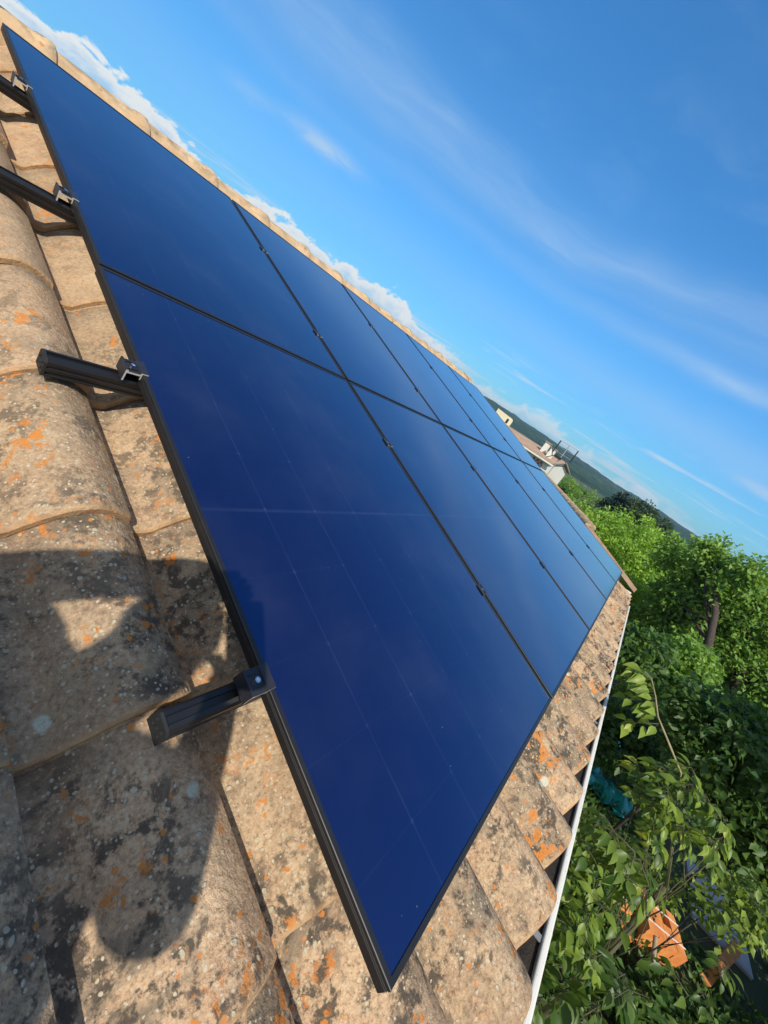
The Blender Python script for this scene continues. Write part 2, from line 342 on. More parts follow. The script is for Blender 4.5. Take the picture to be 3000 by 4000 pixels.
class MB:
    def __init__(s): s.v = []; s.f = []; s.mi = []
    def add(s, vs_, fs, mi=0):
        b = len(s.v); s.v += [tuple(p) for p in vs_]
        s.f += [tuple(i + b for i in f) for f in fs]; s.mi += [mi] * len(fs); return s
    def box(s, a, b, mi=0, M=None):
        (x0, y0, z0), (x1, y1, z1) = a, b
        vv = [(x0, y0, z0), (x1, y0, z0), (x1, y1, z0), (x0, y1, z0), (x0, y0, z1), (x1, y0, z1), (x1, y1, z1), (x0, y1, z1)]
        if M is not None: vv = [tuple(M @ Vector(p)) for p in vv]
        return s.add(vv, [(3, 2, 1, 0), (4, 5, 6, 7), (0, 1, 5, 4), (1, 2, 6, 5), (2, 3, 7, 6), (3, 0, 4, 7)], mi)
    def extrude(s, prof, a, b, axis=0, caps=True, mi=0, capmi=None):
        n = len(prof); vs_ = []
        for t in (a, b):
            for (p, q) in prof:
                vs_.append((t, p, q) if axis == 0 else ((p, t, q) if axis == 1 else (p, q, t)))
        s.add(vs_, [(i, (i + 1) % n, n + (i + 1) % n, n + i) for i in range(n)], mi)
        if caps:
            s.add(vs_[:n], [tuple(reversed(range(n)))], mi if capmi is None else capmi)
            s.add(vs_[n:], [tuple(range(n))], mi if capmi is None else capmi)
        return s
    def tube(s, pts, rad, k=8, mi=0, cap=True):
        pts = [Vector(p) for p in pts]; rr = rad if isinstance(rad, (list, tuple)) else [rad] * len(pts)
        vs_ = []; up = Vector((0.13, 0.31, 0.94))
        for i, p in enumerate(pts):
            d = (pts[min(i + 1, len(pts) - 1)] - pts[max(i - 1, 0)]).normalized()
            a = d.cross(up); a = a.normalized() if a.length > 1e-4 else Vector((1, 0, 0)); b = d.cross(a)
            for j in range(k):
                an = 2 * math.pi * j / k; vs_.append(p + (a * math.cos(an) + b * math.sin(an)) * rr[i])
        fs = [(i * k + j, i * k + (j + 1) % k, (i + 1) * k + (j + 1) % k, (i + 1) * k + j) for i in range(len(pts) - 1) for j in range(k)]
        if cap: fs += [tuple(range(k)), tuple(reversed(range((len(pts) - 1) * k, len(pts) * k)))]
        return s.add(vs_, fs, mi)
    def mesh(s, name, smooth=False):
        me = bpy.data.meshes.new(name); me.from_pydata(s.v, [], s.f)
        me.polygons.foreach_set('material_index', s.mi)
        bm = bmesh.new(); bm.from_mesh(me); bmesh.ops.recalc_face_normals(bm, faces=bm.faces[:]); bm.to_mesh(me); bm.free()
        if smooth: me.polygons.foreach_set('use_smooth', [True] * len(me.polygons))
        me.update(); return me
    def build(s, name, m, parent=None, loc=(0, 0, 0), rot=(0, 0, 0), smooth=False): return link(name, s.mesh(name, smooth), m, parent, loc, rot)
def np_mesh(name, V, F, k, attr=None, smooth=False):
    me = bpy.data.meshes.new(name); nf = len(F)
    me.vertices.add(len(V)); me.vertices.foreach_set('co', np.asarray(V, np.float32).ravel())
    me.loops.add(nf * k); me.loops.foreach_set('vertex_index', np.asarray(F, np.int32).ravel())
    me.polygons.add(nf); me.polygons.foreach_set('loop_start', np.arange(0, nf * k, k, dtype=np.int32))
    me.polygons.foreach_set('loop_total', np.full(nf, k, np.int32))
    if smooth: me.polygons.foreach_set('use_smooth', np.ones(nf, bool))
    if attr is not None:
        a = me.attributes.new(attr[0], 'FLOAT', 'POINT'); a.data.foreach_set('value', np.asarray(attr[1], np.float32))
    me.update(calc_edges=True); me.validate(); return me

# ------------------------------------------------------------------ the house and its tiled roof
TW, GAUGE, EAVE, RIDGE_S = 0.2505, 0.405, -0.300, 3.75
X_L, X_R = -2.05, 5.84
PAN, X0 = -0.175, -0.075 - 0.145
def tile_profile():
    """one tile seen from the eave: shallow pan (its left edge tucked under the neighbour), barrel, straight drop at the right edge"""
    P = [(0.118, 0.001), (0.150, 0.001), (0.166, -0.0015), (0.182, -0.003), (0.196, -0.0015), (0.2055, 0.002)]
    for i in range(1, 15):
        w = i / 14.0; x = 0.2055 + w * 0.191
        h = 0.080 * (math.sin(math.pi * (0.045 + 0.755 * w)) ** 1.12) - 0.004 * (1 - w)
        P.append((x, max(h, 0.0025)))
    P.append((0.3978, 0.033)); P.append((0.3972, 0.013))
    return P
def build_roof():
    prof = tile_profile(); np_ = len(prof); T = 0.016
    V = []; F = []; A = []; EA = []
    ncol = int((X_R - X_L) / TW) + 1; nrow = int((RIDGE_S - EAVE) / GAUGE) + 1
    ts = [0.0, 0.010, 0.028, 0.06, 0.25, 0.5, 0.75, 1.09]
    r2 = random.Random(3)
    for side in (0, 1):
        for r in range(nrow):
            for cidx in range(-8, 24):
                x0 = X0 + cidx * TW
                if x0 + 0.2 < X_L or x0 + 0.33 > X_R: continue
                if side and (r % 1): continue
                rv = r2.random(); jx = r2.uniform(-0.004, 0.004); js = r2.uniform(-0.007, 0.007); tilt = r2.uniform(-0.0025, 0.003); yaw = r2.uniform(-0.006, 0.006)
                if r == 0: js *= 0.4
                b = len(V); s0 = EAVE + r * GAUGE
                rows = []
                for t_ in ts:
                    s_ = s0 + t_ * GAUGE + js
                    if s_ > RIDGE_S: s_ = RIDGE_S
                    for (px, ph) in prof:
                        n_ = PAN + ph + 0.021 * (1 - t_) + tilt * (1 - t_)
                        if t_ == 0.0: n_ -= 0.0065
                        elif t_ == 0.010: n_ -= 0.0015
                        rows.append((x0 + px + jx + yaw * t_ * GAUGE, s_, n_))
                nb = len(rows)
                under = [(p[0], p[1] + 0.0, p[2] - T) for p in rows[:np_]]          # lower front edge
                under2 = [(p[0], p[1] + 0.05, p[2] - T) for p in rows[:np_]]
                allv = rows + under + under2
                if side: allv = [(p[0], 2 * RIDGE_S - p[1], p[2]) for p in allv]
                V += allv; A += [rv] * len(allv); EA += [1.0] * np_ + [0.75] * np_ + [0.12] * np_ + [0.0] * (nb - 3 * np_) + [1.0] * (2 * np_)
                for i in range(len(ts) - 1):
                    for j in range(np_ - 1):
                        F.append((b + i * np_ + j, b + i * np_ + j + 1, b + (i + 1) * np_ + j + 1, b + (i + 1) * np_ + j))
                for j in range(np_ - 1):
                    F.append((b + nb + j, b + nb + j + 1, b + j + 1, b + j))
                    F.append((b + nb + np_ + j, b + nb + np_ + j + 1, b + nb + j + 1, b + nb + j))
    V = np.array(V)
    # the far slope folds down behind the ridge
    m = V[:, 1] > RIDGE_S
    if m.any():
        d = V[m, 1] - RIDGE_S; n_ = V[m, 2]
        a2 = 2 * PITCH
        V[m, 1] = RIDGE_S + d * math.cos(a2) + (n_ - PAN) * math.sin(a2); V[m, 2] = PAN - d * math.sin(a2) + (n_ - PAN) * math.cos(a2)
    me = np_mesh('tiled_roof', V, np.array(F), 4, ('tile_rnd', A), False)
    ang = np.zeros(len(me.polygons), bool); ang[:] = True
    ea = me.attributes.new('tile_edge', 'FLOAT', 'POINT'); ea.data.foreach_set('value', np.asarray(EA, np.float32))
    me.polygons.foreach_set('use_smooth', ang)
    try: me.set_sharp_from_angle(angle=R(38))
    except Exception: pass
    return me
GZ = -3.4
house = empty('house', (0, 0, GZ))
tag(house, 'house under a lichen covered clay tile roof that carries the solar panels', 'house')
Z0 = (0, 0, -GZ)
roof = link('tiled_roof', build_roof(), M_TILE, house, Z0, ROT)
# ridge tiles: overlapping half barrels with a thick collar at one end
def build_ridge():
    mb = MB(); r3 = random.Random(5); L = 0.452; x = X_L; k = 14; i = 0
    while x < X_R - 0.02:
        x1 = min(x + L + 0.03, X_R + 0.02); dn = r3.uniform(-0.004, 0.004); dy = r3.uniform(-0.005, 0.005); rot = r3.uniform(-0.008, 0.008)
        st = [(x - 0.01, 0.128), (x + 0.2, 0.131), (x1 - 0.085, 0.133), (x1 - 0.07, 0.141), (x1 - 0.035, 0.146), (x1 - 0.006, 0.145), (x1, 0.140), (x1, 0.120)]
        vs_ = []
        for (xx, rr) in st:
            for j in range(k + 1):
                a = math.pi * (-0.06 + 1.12 * j / k)
                wob = 1 + 0.012 * math.sin(xx * 31 + j) + r3.uniform(-0.006, 0.006)
                vs_.append((xx, RIDGE_S + dy + (xx - x) * rot + rr * math.cos(a) * wob, -0.135 + dn + rr * math.sin(a) * wob * 0.98))
        fs = [(p * (k + 1) + j, p * (k + 1) + j + 1, (p + 1) * (k + 1) + j + 1, (p + 1) * (k + 1) + j) for p in range(len(st) - 1) for j in range(k)]
        mb.add(vs_, fs); x += L; i += 1
    return mb.mesh('ridge_tiles', True)
ridge = link('ridge_tiles', build_ridge(), M_RIDGE, house, Z0, ROT)
# roof deck (keeps light from leaking under the tiles), walls, fascia
yr, zr = rw(0, RIDGE_S, PAN)[1:]
def deck():
    mb = MB(); e = rw(0, EAVE + 0.14, PAN - 0.05); rd = rw(0, RIDGE_S, PAN - 0.05); yb = 2 * rd[1] - e[1]
    prof = [(e[1], e[2]), (rd[1], rd[2]), (yb, e[2]), (yb, e[2] - 0.06), (rd[1], rd[2] - 0.06), (e[1], e[2] - 0.06)]
    mb.extrude(prof, X_L, X_R - 0.06); return mb
deck().build('roof_deck', M_SOFFIT, house, Z0)
def walls():
    mb = MB(); y0, y1 = 0.12, 2 * yr - 0.12; zt = -0.12
    prof = [(y0, GZ - 0.2), (y1, GZ - 0.2), (y1, zt - 0.17), (yr, zr - 0.13), (y0, zt - 0.17)]
    mb.extrude(prof, X_L + 0.15, X_R - 0.15); return mb
walls().build('wall', M_RENDER, house, Z0)
MB().box((X_L, -0.165, -0.40), (X_R - 0.05, -0.14, -0.262)).build('fascia', M_SOFFIT, house, Z0)
# chimney standing near the ridge beside the photographer (its shade crosses the first ridge tile)
ch0 = MB(); cx0, cx1 = -1.15, -0.62; cy0, cy1 = rw(0, 3.18, 0)[1], rw(0, 3.62, 0)[1]; czb, czt = rw(0, 3.1, -0.2)[2], rw(0, 3.4, 0)[2] + 0.98
chim = ch0.box((cx0, cy0, czb), (cx1, cy1, czt)).build('chimney', M_RENDER, house, Z0)
MB().box((cx0 - .05, cy0 - .05, czt), (cx1 + .05, cy1 + .05, czt + .06)).build('chimney_cap', M_RIDGE, chim)
# gutter: half round with a rolled white front lip
GY, GZC, GR = -0.2660, -0.322, 0.064
def gutter():
    mb = MB(); o = []; i_ = []
    for j in range(13):
        a = math.pi + math.pi * j / 12
        o.append((GY + GR * math.cos(a), GZC + GR * 1.1 * math.sin(a))); i_.append((GY + (GR - 0.0035) * math.cos(a), GZC + (GR - 0.0035) * 1.1 * math.sin(a)))
    mb.extrude(o + list(reversed(i_)), X_L, X_R - 0.02)
    bead = [(GY - GR - 0.004 + 0.0105 * math.copysign(abs(math.cos(a)) ** .6, math.cos(a)), GZC + 0.002 + 0.010 * math.copysign(abs(math.sin(a)) ** .6, math.sin(a))) for a in [2 * math.pi * (j + .5) / 16 for j in range(16)]]
    mb.extrude(bead, X_L, X_R - 0.02)
    return mb
gut = gutter().build('gutter', M_GUT, house, Z0, smooth=False)
deb = MB()
pr_ = [(GY + (GR - 0.006) * math.cos(math.pi + math.pi * j / 8), GZC + (GR - 0.006) * 1.1 * math.sin(math.pi + math.pi * j / 8)) for j in range(9)]
pr_ = [(p, min(q, GZC - 0.004)) for p, q in pr_]
deb.extrude(pr_, X_L + 0.01, X_R - 0.03)
deb.build('leaf_litter', M_DEBRIS, gut)
for gx in (0.66, 2.05, 3.65, 5.2):
    MB().box((gx - 0.011, GY - GR + 0.008, GZC + 0.001), (gx + 0.011, GY + GR, GZC + 0.004)).build('gutter_clip', M_CLIP, gut)

# ------------------------------------------------------------------ the solar array (roof coordinates: x along the eave, y up the slope, z off the roof)
PW, PH, PT, PITX, PITY = 1.136, 1.731, 0.030, 1.1543, 1.7449
FP = [(0, -PT), (0, -0.0135), (0.0012, -0.013), (0.0012, -0.0115), (0, -0.011), (0, -0.0095), (0.0012, -0.009), (0.0012, -0.0072), (0, -0.0067), (0, -0.0012), (0.0012, 0), (0.0105, 0), (0.0112, -0.0022)]
def panel_proto():
    root = empty('solar_panel')
    mb = MB(); vs_ = []; n = len(FP)
    for (cx, cy, dx, dy) in ((0, 0, 1, 1), (PW, 0, -1, 1), (PW, PH, -1, -1), (0, PH, 1, -1)):
        vs_ += [(cx + dx * d, cy + dy * d, z) for d, z in FP]
    fs = [(c * n + j, ((c + 1) % 4) * n + j, ((c + 1) % 4) * n + j + 1, c * n + j + 1) for c in range(4) for j in range(n - 1)]
    fs.append((0, 3 * n, 2 * n, n)); mb.add(vs_, fs)
    mb.build('frame', M_FRAME, root)
    g = MB(); g.add([(0.0108, 0.0108, -0.0019), (PW - 0.0108, 0.0108, -0.0019), (PW - 0.0108, PH - 0.0108, -0.0019), (0.0108, PH - 0.0108, -0.0019)], [(0, 1, 2, 3)])
    g.build('glass', M_GLASS, root)
    return root
rowname = {0: 'lower', 1: 'upper'}
PLAB = {(0, 0): 'nearest black solar panel, in the lower row, crossed by the shadow of a hand',
        (1, 0): 'black solar panel in the lower row, second from the near end',
        (2, 0): 'black solar panel in the middle of the lower row',
        (3, 0): 'black solar panel in the lower row, next to the far end panel',
        (4, 0): 'black solar panel at the far end of the lower row above the gutter end',
        (0, 1): 'blue reflecting solar panel at the near end of the upper row',
        (1, 1): 'blue reflecting solar panel in the upper row, second from the near end',
        (2, 1): 'blue reflecting solar panel in the middle of the upper row under the ridge',
        (3, 1): 'blue reflecting solar panel in the upper row, next to the far end panel',
        (4, 1): 'blue reflecting solar panel at the far end of the upper row, past the ridge end'}
pp = panel_proto(); first = True
for (c, r), lab in PLAB.items():
    o = pp if first else copy_tree(pp); first = False
    jx = 0.006 if r else 0.0
    o.location = rw(c * PITX + jx, r * PITY + random.Random(c * 7 + r).uniform(-0.0015, 0.0015), 0); o.rotation_euler = ROT
    tag(o, lab, 'solar panel', 'solar panels on the roof')
RAILS = [0.478, 1.297, 2.10, 2.885]
RAILX = [-0.165, -0.180, -1.75, -1.75]
def rail_profile():
    w = 0.021; t_, b = -PT - 0.001, -0.076; P = [(-w, b), (w, b)]
    z = b; zs = [b + 0.004, b + 0.006, b + 0.013, b + 0.015, b + 0.021, b + 0.023, b + 0.029, b + 0.031]
    dd = [0, 0.004, 0.004, 0, 0, 0.0035, 0.0035, 0]
    right = [(w - d_, z_) for z_, d_ in zip(zs, dd)] + [(w - 0.001, t_ - 0.008), (w - 0.006, t_ - 0.002), (0.0075, t_), (0.0065, t_ - 0.006), (-0.0065, t_ - 0.006), (-0.0075, t_), (-w + 0.006, t_ - 0.002), (-w + 0.001, t_ - 0.008)]
    left = [(-w + d_, z_) for z_, d_ in reversed(list(zip(zs, dd)))]
    return P + right + left
RL = ['short black mounting rail end poking out below the lowest clamp', 'black ribbed mounting rail end sticking out over the tiles by the second clamp',
      'long black mounting rail running off the roof side under the upper panels', 'black mounting rail nearest the ridge, running off to the side']
for k, s_ in enumerate(RAILS):
    ra = empty('mounting_rail', rw(RAILX[k], s_, 0), ROT)
    mb = MB(); mb.extrude(rail_profile(), 0.0, 5.80 - RAILX[k]); mb.build('rail_profile', M_RAIL, ra)
    cap = MB(); w = 0.0218
    cap.extrude([(-w, -0.0768), (w, -0.0768), (w, -0.040), (w - 0.007, -0.0325), (-w + 0.007, -0.0325), (-w, -0.040)], -0.006, -0.0004)
    for (a_, b_) in ((-0.011, -0.062), (0.011, -0.062), (-0.011, -0.047), (0.011, -0.047), (0.0, -0.055)):
        ring = [(a_ + 0.0042 * math.cos(q), b_ + 0.0042 * math.sin(q)) for q in [2 * math.pi * j / 8 for j in range(8)]]
        cap.extrude(ring, -0.0085, -0.006)
    cap.build('end_cap', M_CAP, ra)
    tag(ra, RL[k], 'mounting rail', 'rails under the solar panels')
def bolt_mesh(r=0.0062, h=0.006):
    mb = MB()
    head = [(r * math.cos(2 * math.pi * j / 14), r * math.sin(2 * math.pi * j / 14)) for j in range(14)]
    hole = [(r * 0.5 * math.cos(2 * math.pi * j / 14), r * 0.5 * math.sin(2 * math.pi * j / 14)) for j in range(14)]
    v = [(*p, 0) for p in head] + [(p[0] * 0.93, p[1] * 0.93, h) for p in head] + [(*p, h) for p in hole] + [(*p, h * 0.45) for p in hole]
    f = [(i + 14 * k, (i + 1) % 14 + 14 * k, (i + 1) % 14 + 14 * (k + 1), i + 14 * (k + 1)) for k in range(3) for i in range(14)]
    f.append(tuple(range(42, 56))); return mb.add(v, f)
def end_clamp():
    root = empty('end_clamp'); mb = MB(); h = 0.0245
    # inverted channel lying along the slope, outer leg down to the rail, lip over the frame
    def bar(x0, x1, z0, z1): mb.box((x0, -h, z0), (x1, h, z1))
    out = [(-0.040, -0.030), (-0.036, -0.030), (-0.036, -0.0055), (-0.0045, -0.0055), (-0.0045, -0.016), (-0.0012, -0.016), (-0.0012, 0.0012), (0.0125, 0.0012), (0.0125, 0.0042), (-0.005, 0.0042), (-0.007, -0.0008), (-0.033, -0.0008), (-0.035, 0.0035), (-0.040, 0.0035)]
    mb.extrude([(a, b) for a, b in out], -h, h, axis=1, capmi=1)
    mb.box((-0.032, -h * 0.55, -0.0008), (-0.009, -h * 0.50, 0.003)); mb.box((-0.032, h * 0.50, -0.0008), (-0.009, h * 0.55, 0.003))
    mb.build('clamp_bracket', [M_CLAMP, M_CUT], root)
    bolt_mesh().build('bolt', M_STEEL, root, (-0.0185, 0, -0.0006))
    return root
EL = ['dark end clamp with a bright bolt holding the nearest lower panel edge', 'dark end clamp with a pale cut edge on the second rail end', 'small end clamp on the long rail beside the upper panel', 'small end clamp nearest the ridge on the upper panel edge']
ec = end_clamp()
for k, s_ in enumerate(RAILS):
    o = ec if k == 0 else copy_tree(ec)
    o.location = rw(0.006 if k > 1 else 0.0, s_, 0); o.rotation_euler = ROT
    tag(o, EL[k], 'clamp', 'end clamps at the near side of the array')
def mid_clamp():
    root = empty('mid_clamp'); mb = MB(); h = 0.024
    prof = [(-0.022, 0.0012), (-0.0105, 0.0012), (-0.0085, -0.010), (0.0085, -0.010), (0.0105, 0.0012), (0.022, 0.0012), (0.022, 0.0042), (0.0085, 0.0042), (0.0065, -0.006), (-0.0065, -0.006), (-0.0085, 0.0042), (-0.022, 0.0042)]
    mb.extrude(prof, -h, h, axis=1, capmi=1); mb.build('clamp_plate', [M_CLAMP, M_CUT], root)
    bolt_mesh(0.0055, 0.006).build('bolt', M_STEEL, root, (0, 0, -0.003))
    return root
mc = mid_clamp(); first = True
ordn = ['nearest', 'second', 'third', 'farthest']
rn = ['on the lowest rail', 'on the second rail up', 'on the third rail up', 'on the top rail near the ridge']
for c in range(1, 5):
    for k, s_ in enumerate(RAILS):
        o = mc if first else copy_tree(mc); first = False
        o.location = rw(c * PITX - 0.010, s_, 0); o.rotation_euler = ROT
        tag(o, 'mid clamp %s in the %s seam between panel columns' % (rn[k], ordn[c - 1]), 'clamp', 'mid clamps in the panel seams')

# ------------------------------------------------------------------ foliage
TPL_FAR = np.array([(0, 0, 0), (-0.30, 0.45, 0.10), (0.30, 0.45, 0.10), (0, 1.0, -0.06)]); TPL_FAR_F = np.array([(0, 3, 1), (0, 2, 3)])
TPL_NEAR = np.array([(0, 0, 0), (-0.23, 0.24, 0.10), (0.23, 0.24, 0.10), (0, 0.26, 0.0), (-0.28, 0.50, 0.10), (0.28, 0.50, 0.10), (0, 0.52, -0.02), (-0.15, 0.80, 0.0), (0.15, 0.80, 0.0), (0, 0.81, -0.07), (0, 1.08, -0.20)])
TPL_NEAR_F = np.array([(0, 3, 1), (0, 2, 3), (1, 3, 6), (1, 6, 4), (3, 2, 6), (2, 5, 6), (4, 6, 9), (4, 9, 7), (6, 5, 9), (5, 8, 9), (7, 9, 10), (9, 8, 10)])
def unit(a): return a / (np.linalg.norm(a, axis=-1, keepdims=True) + 1e-9)
def leaf_mesh(name, pos, yd, zd, size, rnd, near=False):
    T_, TF = (TPL_NEAR, TPL_NEAR_F) if near else (TPL_FAR, TPL_FAR_F)
    yd = unit(yd); xd = unit(np.cross(yd, zd)); zd = np.cross(xd, yd)
    V = pos[:, None, :] + size[:, None, None] * (T_[None, :, 0, None] * xd[:, None, :] + T_[None, :, 1, None] * yd[:, None, :] + T_[None, :, 2, None] * zd[:, None, :])
    N = len(pos); k = len(T_)
    F = (TF[None] + (np.arange(N) * k)[:, None, None]).reshape(-1, 3)
    return np_mesh(name, V.reshape(-1, 3), F, 3, ('leaf_rnd', np.repeat(rnd, k)), near)
def crown_points(blobs, nclump, per, crad, g):
    """clump centres spread through the blobs (denser near their skins), leaves spread round each clump"""
    w = np.array([b[1][0] * b[1][1] * b[1][2] for b in blobs]) ** 0.67; w = w / w.sum()
    idx = g.choice(len(blobs), nclump, p=w)
    c = np.array([b[0] for b in blobs])[idx]; r = np.array([b[1] for b in blobs])[idx]
    d = unit(g.normal(size=(nclump, 3))); rad = g.uniform(0.25, 1.0, (nclump, 1)) ** 0.45
    cc = c + d * r * rad * g.uniform(0.88, 1.08, (nclump, 1))
    cr = crad * g.uniform(0.55, 1.35, nclump)
    n = g.poisson(per, nclump) + 2
    ci = np.repeat(np.arange(nclump), n)
    off = unit(g.normal(size=(len(ci), 3))) * (g.random((len(ci), 1)) ** 0.5) * cr[ci][:, None] * np.array([1.15, 1.15, 0.7])
    return cc, ci, cc[ci] + off, unit(off + 1e-6), d
def tree(name, base, blobs, m, label, cat, nclump, per, crad, size, trunk=None, group=None, bark=None, seed=1, near=False, droop=0.35, flat=0.9, limbs=10, root=None, toprnd=0.0):
    g = np.random.default_rng(seed)
    root = root or tag(empty(name, base), label, cat, group)
    B = np.array(base, float)
    cc, ci, pos, outd, d = crown_points(blobs, nclump, per, crad, g)
    N = len(pos)
    yd = outd * 0.7 + g.normal(size=(N, 3)) * 0.55 + np.array([0, 0, -droop])
    zd = np.array([0, 0, flat]) + g.normal(size=(N, 3)) * 0.55 + outd * 0.35
    crnd = g.random(nclump)
    rnd = np.clip(0.55 * crnd[ci] + 0.45 * g.random(N), 0, 1)
    link('crown', leaf_mesh('crown', pos - B, yd, zd, size * g.uniform(0.6, 1.3, N), rnd, near), m, root)
    mb = MB()
    tr = trunk or [(B, 0.09), (np.array(blobs[0][0]), 0.045)]
    mb.tube([np.array(p) - B for p, r in tr], [r for p, r in tr], 9)
    for i in range(min(limbs, nclump)):
        e = cc[i]; f_ = g.uniform(0.35, 0.95)
        seg = f_ * (len(tr) - 1); a = int(min(seg, len(tr) - 2)); fr = seg - a
        s_ = np.array(tr[a][0]) * (1 - fr) + np.array(tr[a + 1][0]) * fr; r0 = (tr[a][1] * (1 - fr) + tr[a + 1][1] * fr) * 0.6
        md = (s_ + e) / 2 + g.normal(size=3) * 0.08 * np.linalg.norm(e - s_) + np.array([0, 0, 0.05])
        mb.tube([s_ - B, md - B, e - B], [r0, r0 * 0.6, r0 * 0.22], 6)
    mb.build('trunk', bark or M_BARK, root, smooth=True)
    return root
exec_trees = True
# bright mulberry-like tree behind the far end of the roof
tree('broadleaf_tree', (22.7, -0.2, GZ), [((22.7, 0.5, -1.75), (3.3, 2.3, 2.5)), ((23.7, -1.5, -1.7), (2.9, 2.4, 2.5)), ((21.6, 1.2, -1.95), (2.4, 1.5, 2.2)), ((20.8, -0.4, -3.0), (2.4, 2.6, 1.7)), ((20.0, -2.1, -2.8), (2.0, 1.8, 1.9))],
     M_L_LIGHT, 'wide bright yellow green tree beyond the far end of the roof', 'tree', 1150, 50, 0.42, 0.165, [((22.5, -0.1, GZ), 0.25), ((22.6, 0.1, -2.4), 0.2), ((22.6, 0.2, -1.2), 0.09)], seed=11, group='garden trees', limbs=22)
# two upright trees with the dark trunk between them
tree('broadleaf_tree', (14.6, -4.7, GZ), [((17.3, -1.95, 0.53), (0.9, 0.5, 1.1)), ((17.6, -2.0, -1.15), (1.2, 0.55, 1.05)), ((17.0, -2.75, -1.2), (1.3, 0.9, 1.25)), ((17.8, -0.95, 0.05), (0.5, 0.3, 0.55)), ((18.0, -0.80, 0.85), (0.10, 0.12, 0.55)), ((17.2, -2.6, -2.5), (1.4, 0.9, 0.7))],
     M_L_MID, 'green tree with a leaning dark trunk and a spiky top shoot', 'tree', 460, 44, 0.33, 0.155, [((14.6, -4.7, GZ), 0.18), ((14.7, -4.0, -2.92), 0.15), ((14.9, -3.37, -1.66), 0.115), ((15.3, -2.83, -0.5), 0.085), ((16.6, -2.1, 0.7), 0.04)], seed=12, group='garden trees', limbs=8)
tree('broadleaf_tree', (15.9, -4.9, GZ), [((16.2, -2.92, 0.53), (0.8, 0.6, 1.1)), ((16.4, -4.0, -0.31), (1.1, 1.0, 1.4)), ((16.6, -5.35, -1.48), (1.3, 1.3, 1.4)), ((16.8, -3.55, -1.66), (0.9, 0.8, 1.1))],
     M_L_MID, 'rounded green tree at the right edge, taller than its neighbour', 'tree', 440, 44, 0.38, 0.155, [((15.9, -4.9, GZ), 0.18), ((16.0, -4.6, -1.7), 0.14), ((16.2, -3.6, 0.1), 0.06)], seed=13, group='garden trees', limbs=7)
# lower growth in the garden
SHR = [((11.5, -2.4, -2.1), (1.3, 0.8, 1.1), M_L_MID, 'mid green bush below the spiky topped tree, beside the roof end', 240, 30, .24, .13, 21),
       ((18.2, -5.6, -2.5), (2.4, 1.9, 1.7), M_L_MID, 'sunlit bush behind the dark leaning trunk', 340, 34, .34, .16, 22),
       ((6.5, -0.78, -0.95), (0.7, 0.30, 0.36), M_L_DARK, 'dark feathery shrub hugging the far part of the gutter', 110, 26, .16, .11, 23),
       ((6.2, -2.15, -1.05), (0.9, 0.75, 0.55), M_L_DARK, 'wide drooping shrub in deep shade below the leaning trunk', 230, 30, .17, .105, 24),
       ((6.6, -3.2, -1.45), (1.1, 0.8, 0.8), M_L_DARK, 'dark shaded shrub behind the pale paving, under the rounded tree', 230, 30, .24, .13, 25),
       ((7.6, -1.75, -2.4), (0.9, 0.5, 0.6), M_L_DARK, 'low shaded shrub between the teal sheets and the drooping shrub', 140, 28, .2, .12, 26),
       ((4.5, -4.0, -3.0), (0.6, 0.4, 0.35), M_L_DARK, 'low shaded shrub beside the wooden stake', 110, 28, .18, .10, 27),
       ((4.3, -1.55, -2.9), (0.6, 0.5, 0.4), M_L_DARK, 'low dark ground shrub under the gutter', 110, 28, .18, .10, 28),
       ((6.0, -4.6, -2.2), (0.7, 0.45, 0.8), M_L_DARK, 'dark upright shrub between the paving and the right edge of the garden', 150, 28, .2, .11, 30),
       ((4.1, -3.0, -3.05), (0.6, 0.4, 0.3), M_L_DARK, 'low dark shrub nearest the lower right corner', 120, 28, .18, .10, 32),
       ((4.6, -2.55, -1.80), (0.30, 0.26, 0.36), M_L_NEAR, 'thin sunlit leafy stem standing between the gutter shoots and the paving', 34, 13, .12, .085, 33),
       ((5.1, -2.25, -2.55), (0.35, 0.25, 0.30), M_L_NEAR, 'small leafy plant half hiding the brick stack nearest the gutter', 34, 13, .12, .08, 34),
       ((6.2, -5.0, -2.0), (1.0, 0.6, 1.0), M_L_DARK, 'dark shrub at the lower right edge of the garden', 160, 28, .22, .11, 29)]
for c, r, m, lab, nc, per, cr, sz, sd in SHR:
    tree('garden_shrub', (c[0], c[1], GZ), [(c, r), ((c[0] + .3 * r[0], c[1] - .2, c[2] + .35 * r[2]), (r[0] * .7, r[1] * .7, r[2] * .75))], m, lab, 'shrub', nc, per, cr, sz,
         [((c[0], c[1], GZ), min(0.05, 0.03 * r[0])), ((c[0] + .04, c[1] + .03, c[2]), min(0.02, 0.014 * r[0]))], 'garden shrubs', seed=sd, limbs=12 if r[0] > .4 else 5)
# tall tree off to the right whose shade darkens the garden corner
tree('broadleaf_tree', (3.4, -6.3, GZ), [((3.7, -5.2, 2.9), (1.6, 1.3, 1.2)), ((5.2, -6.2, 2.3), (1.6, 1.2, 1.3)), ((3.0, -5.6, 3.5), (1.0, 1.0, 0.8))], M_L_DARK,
     'tall dark tree standing outside the garden on the sunny side', 'tree', 85, 34, 0.36, 0.22, [((3.4, -6.3, GZ), 0.2), ((3.2, -5.6, 2.5), 0.08)], seed=31, group='garden trees')
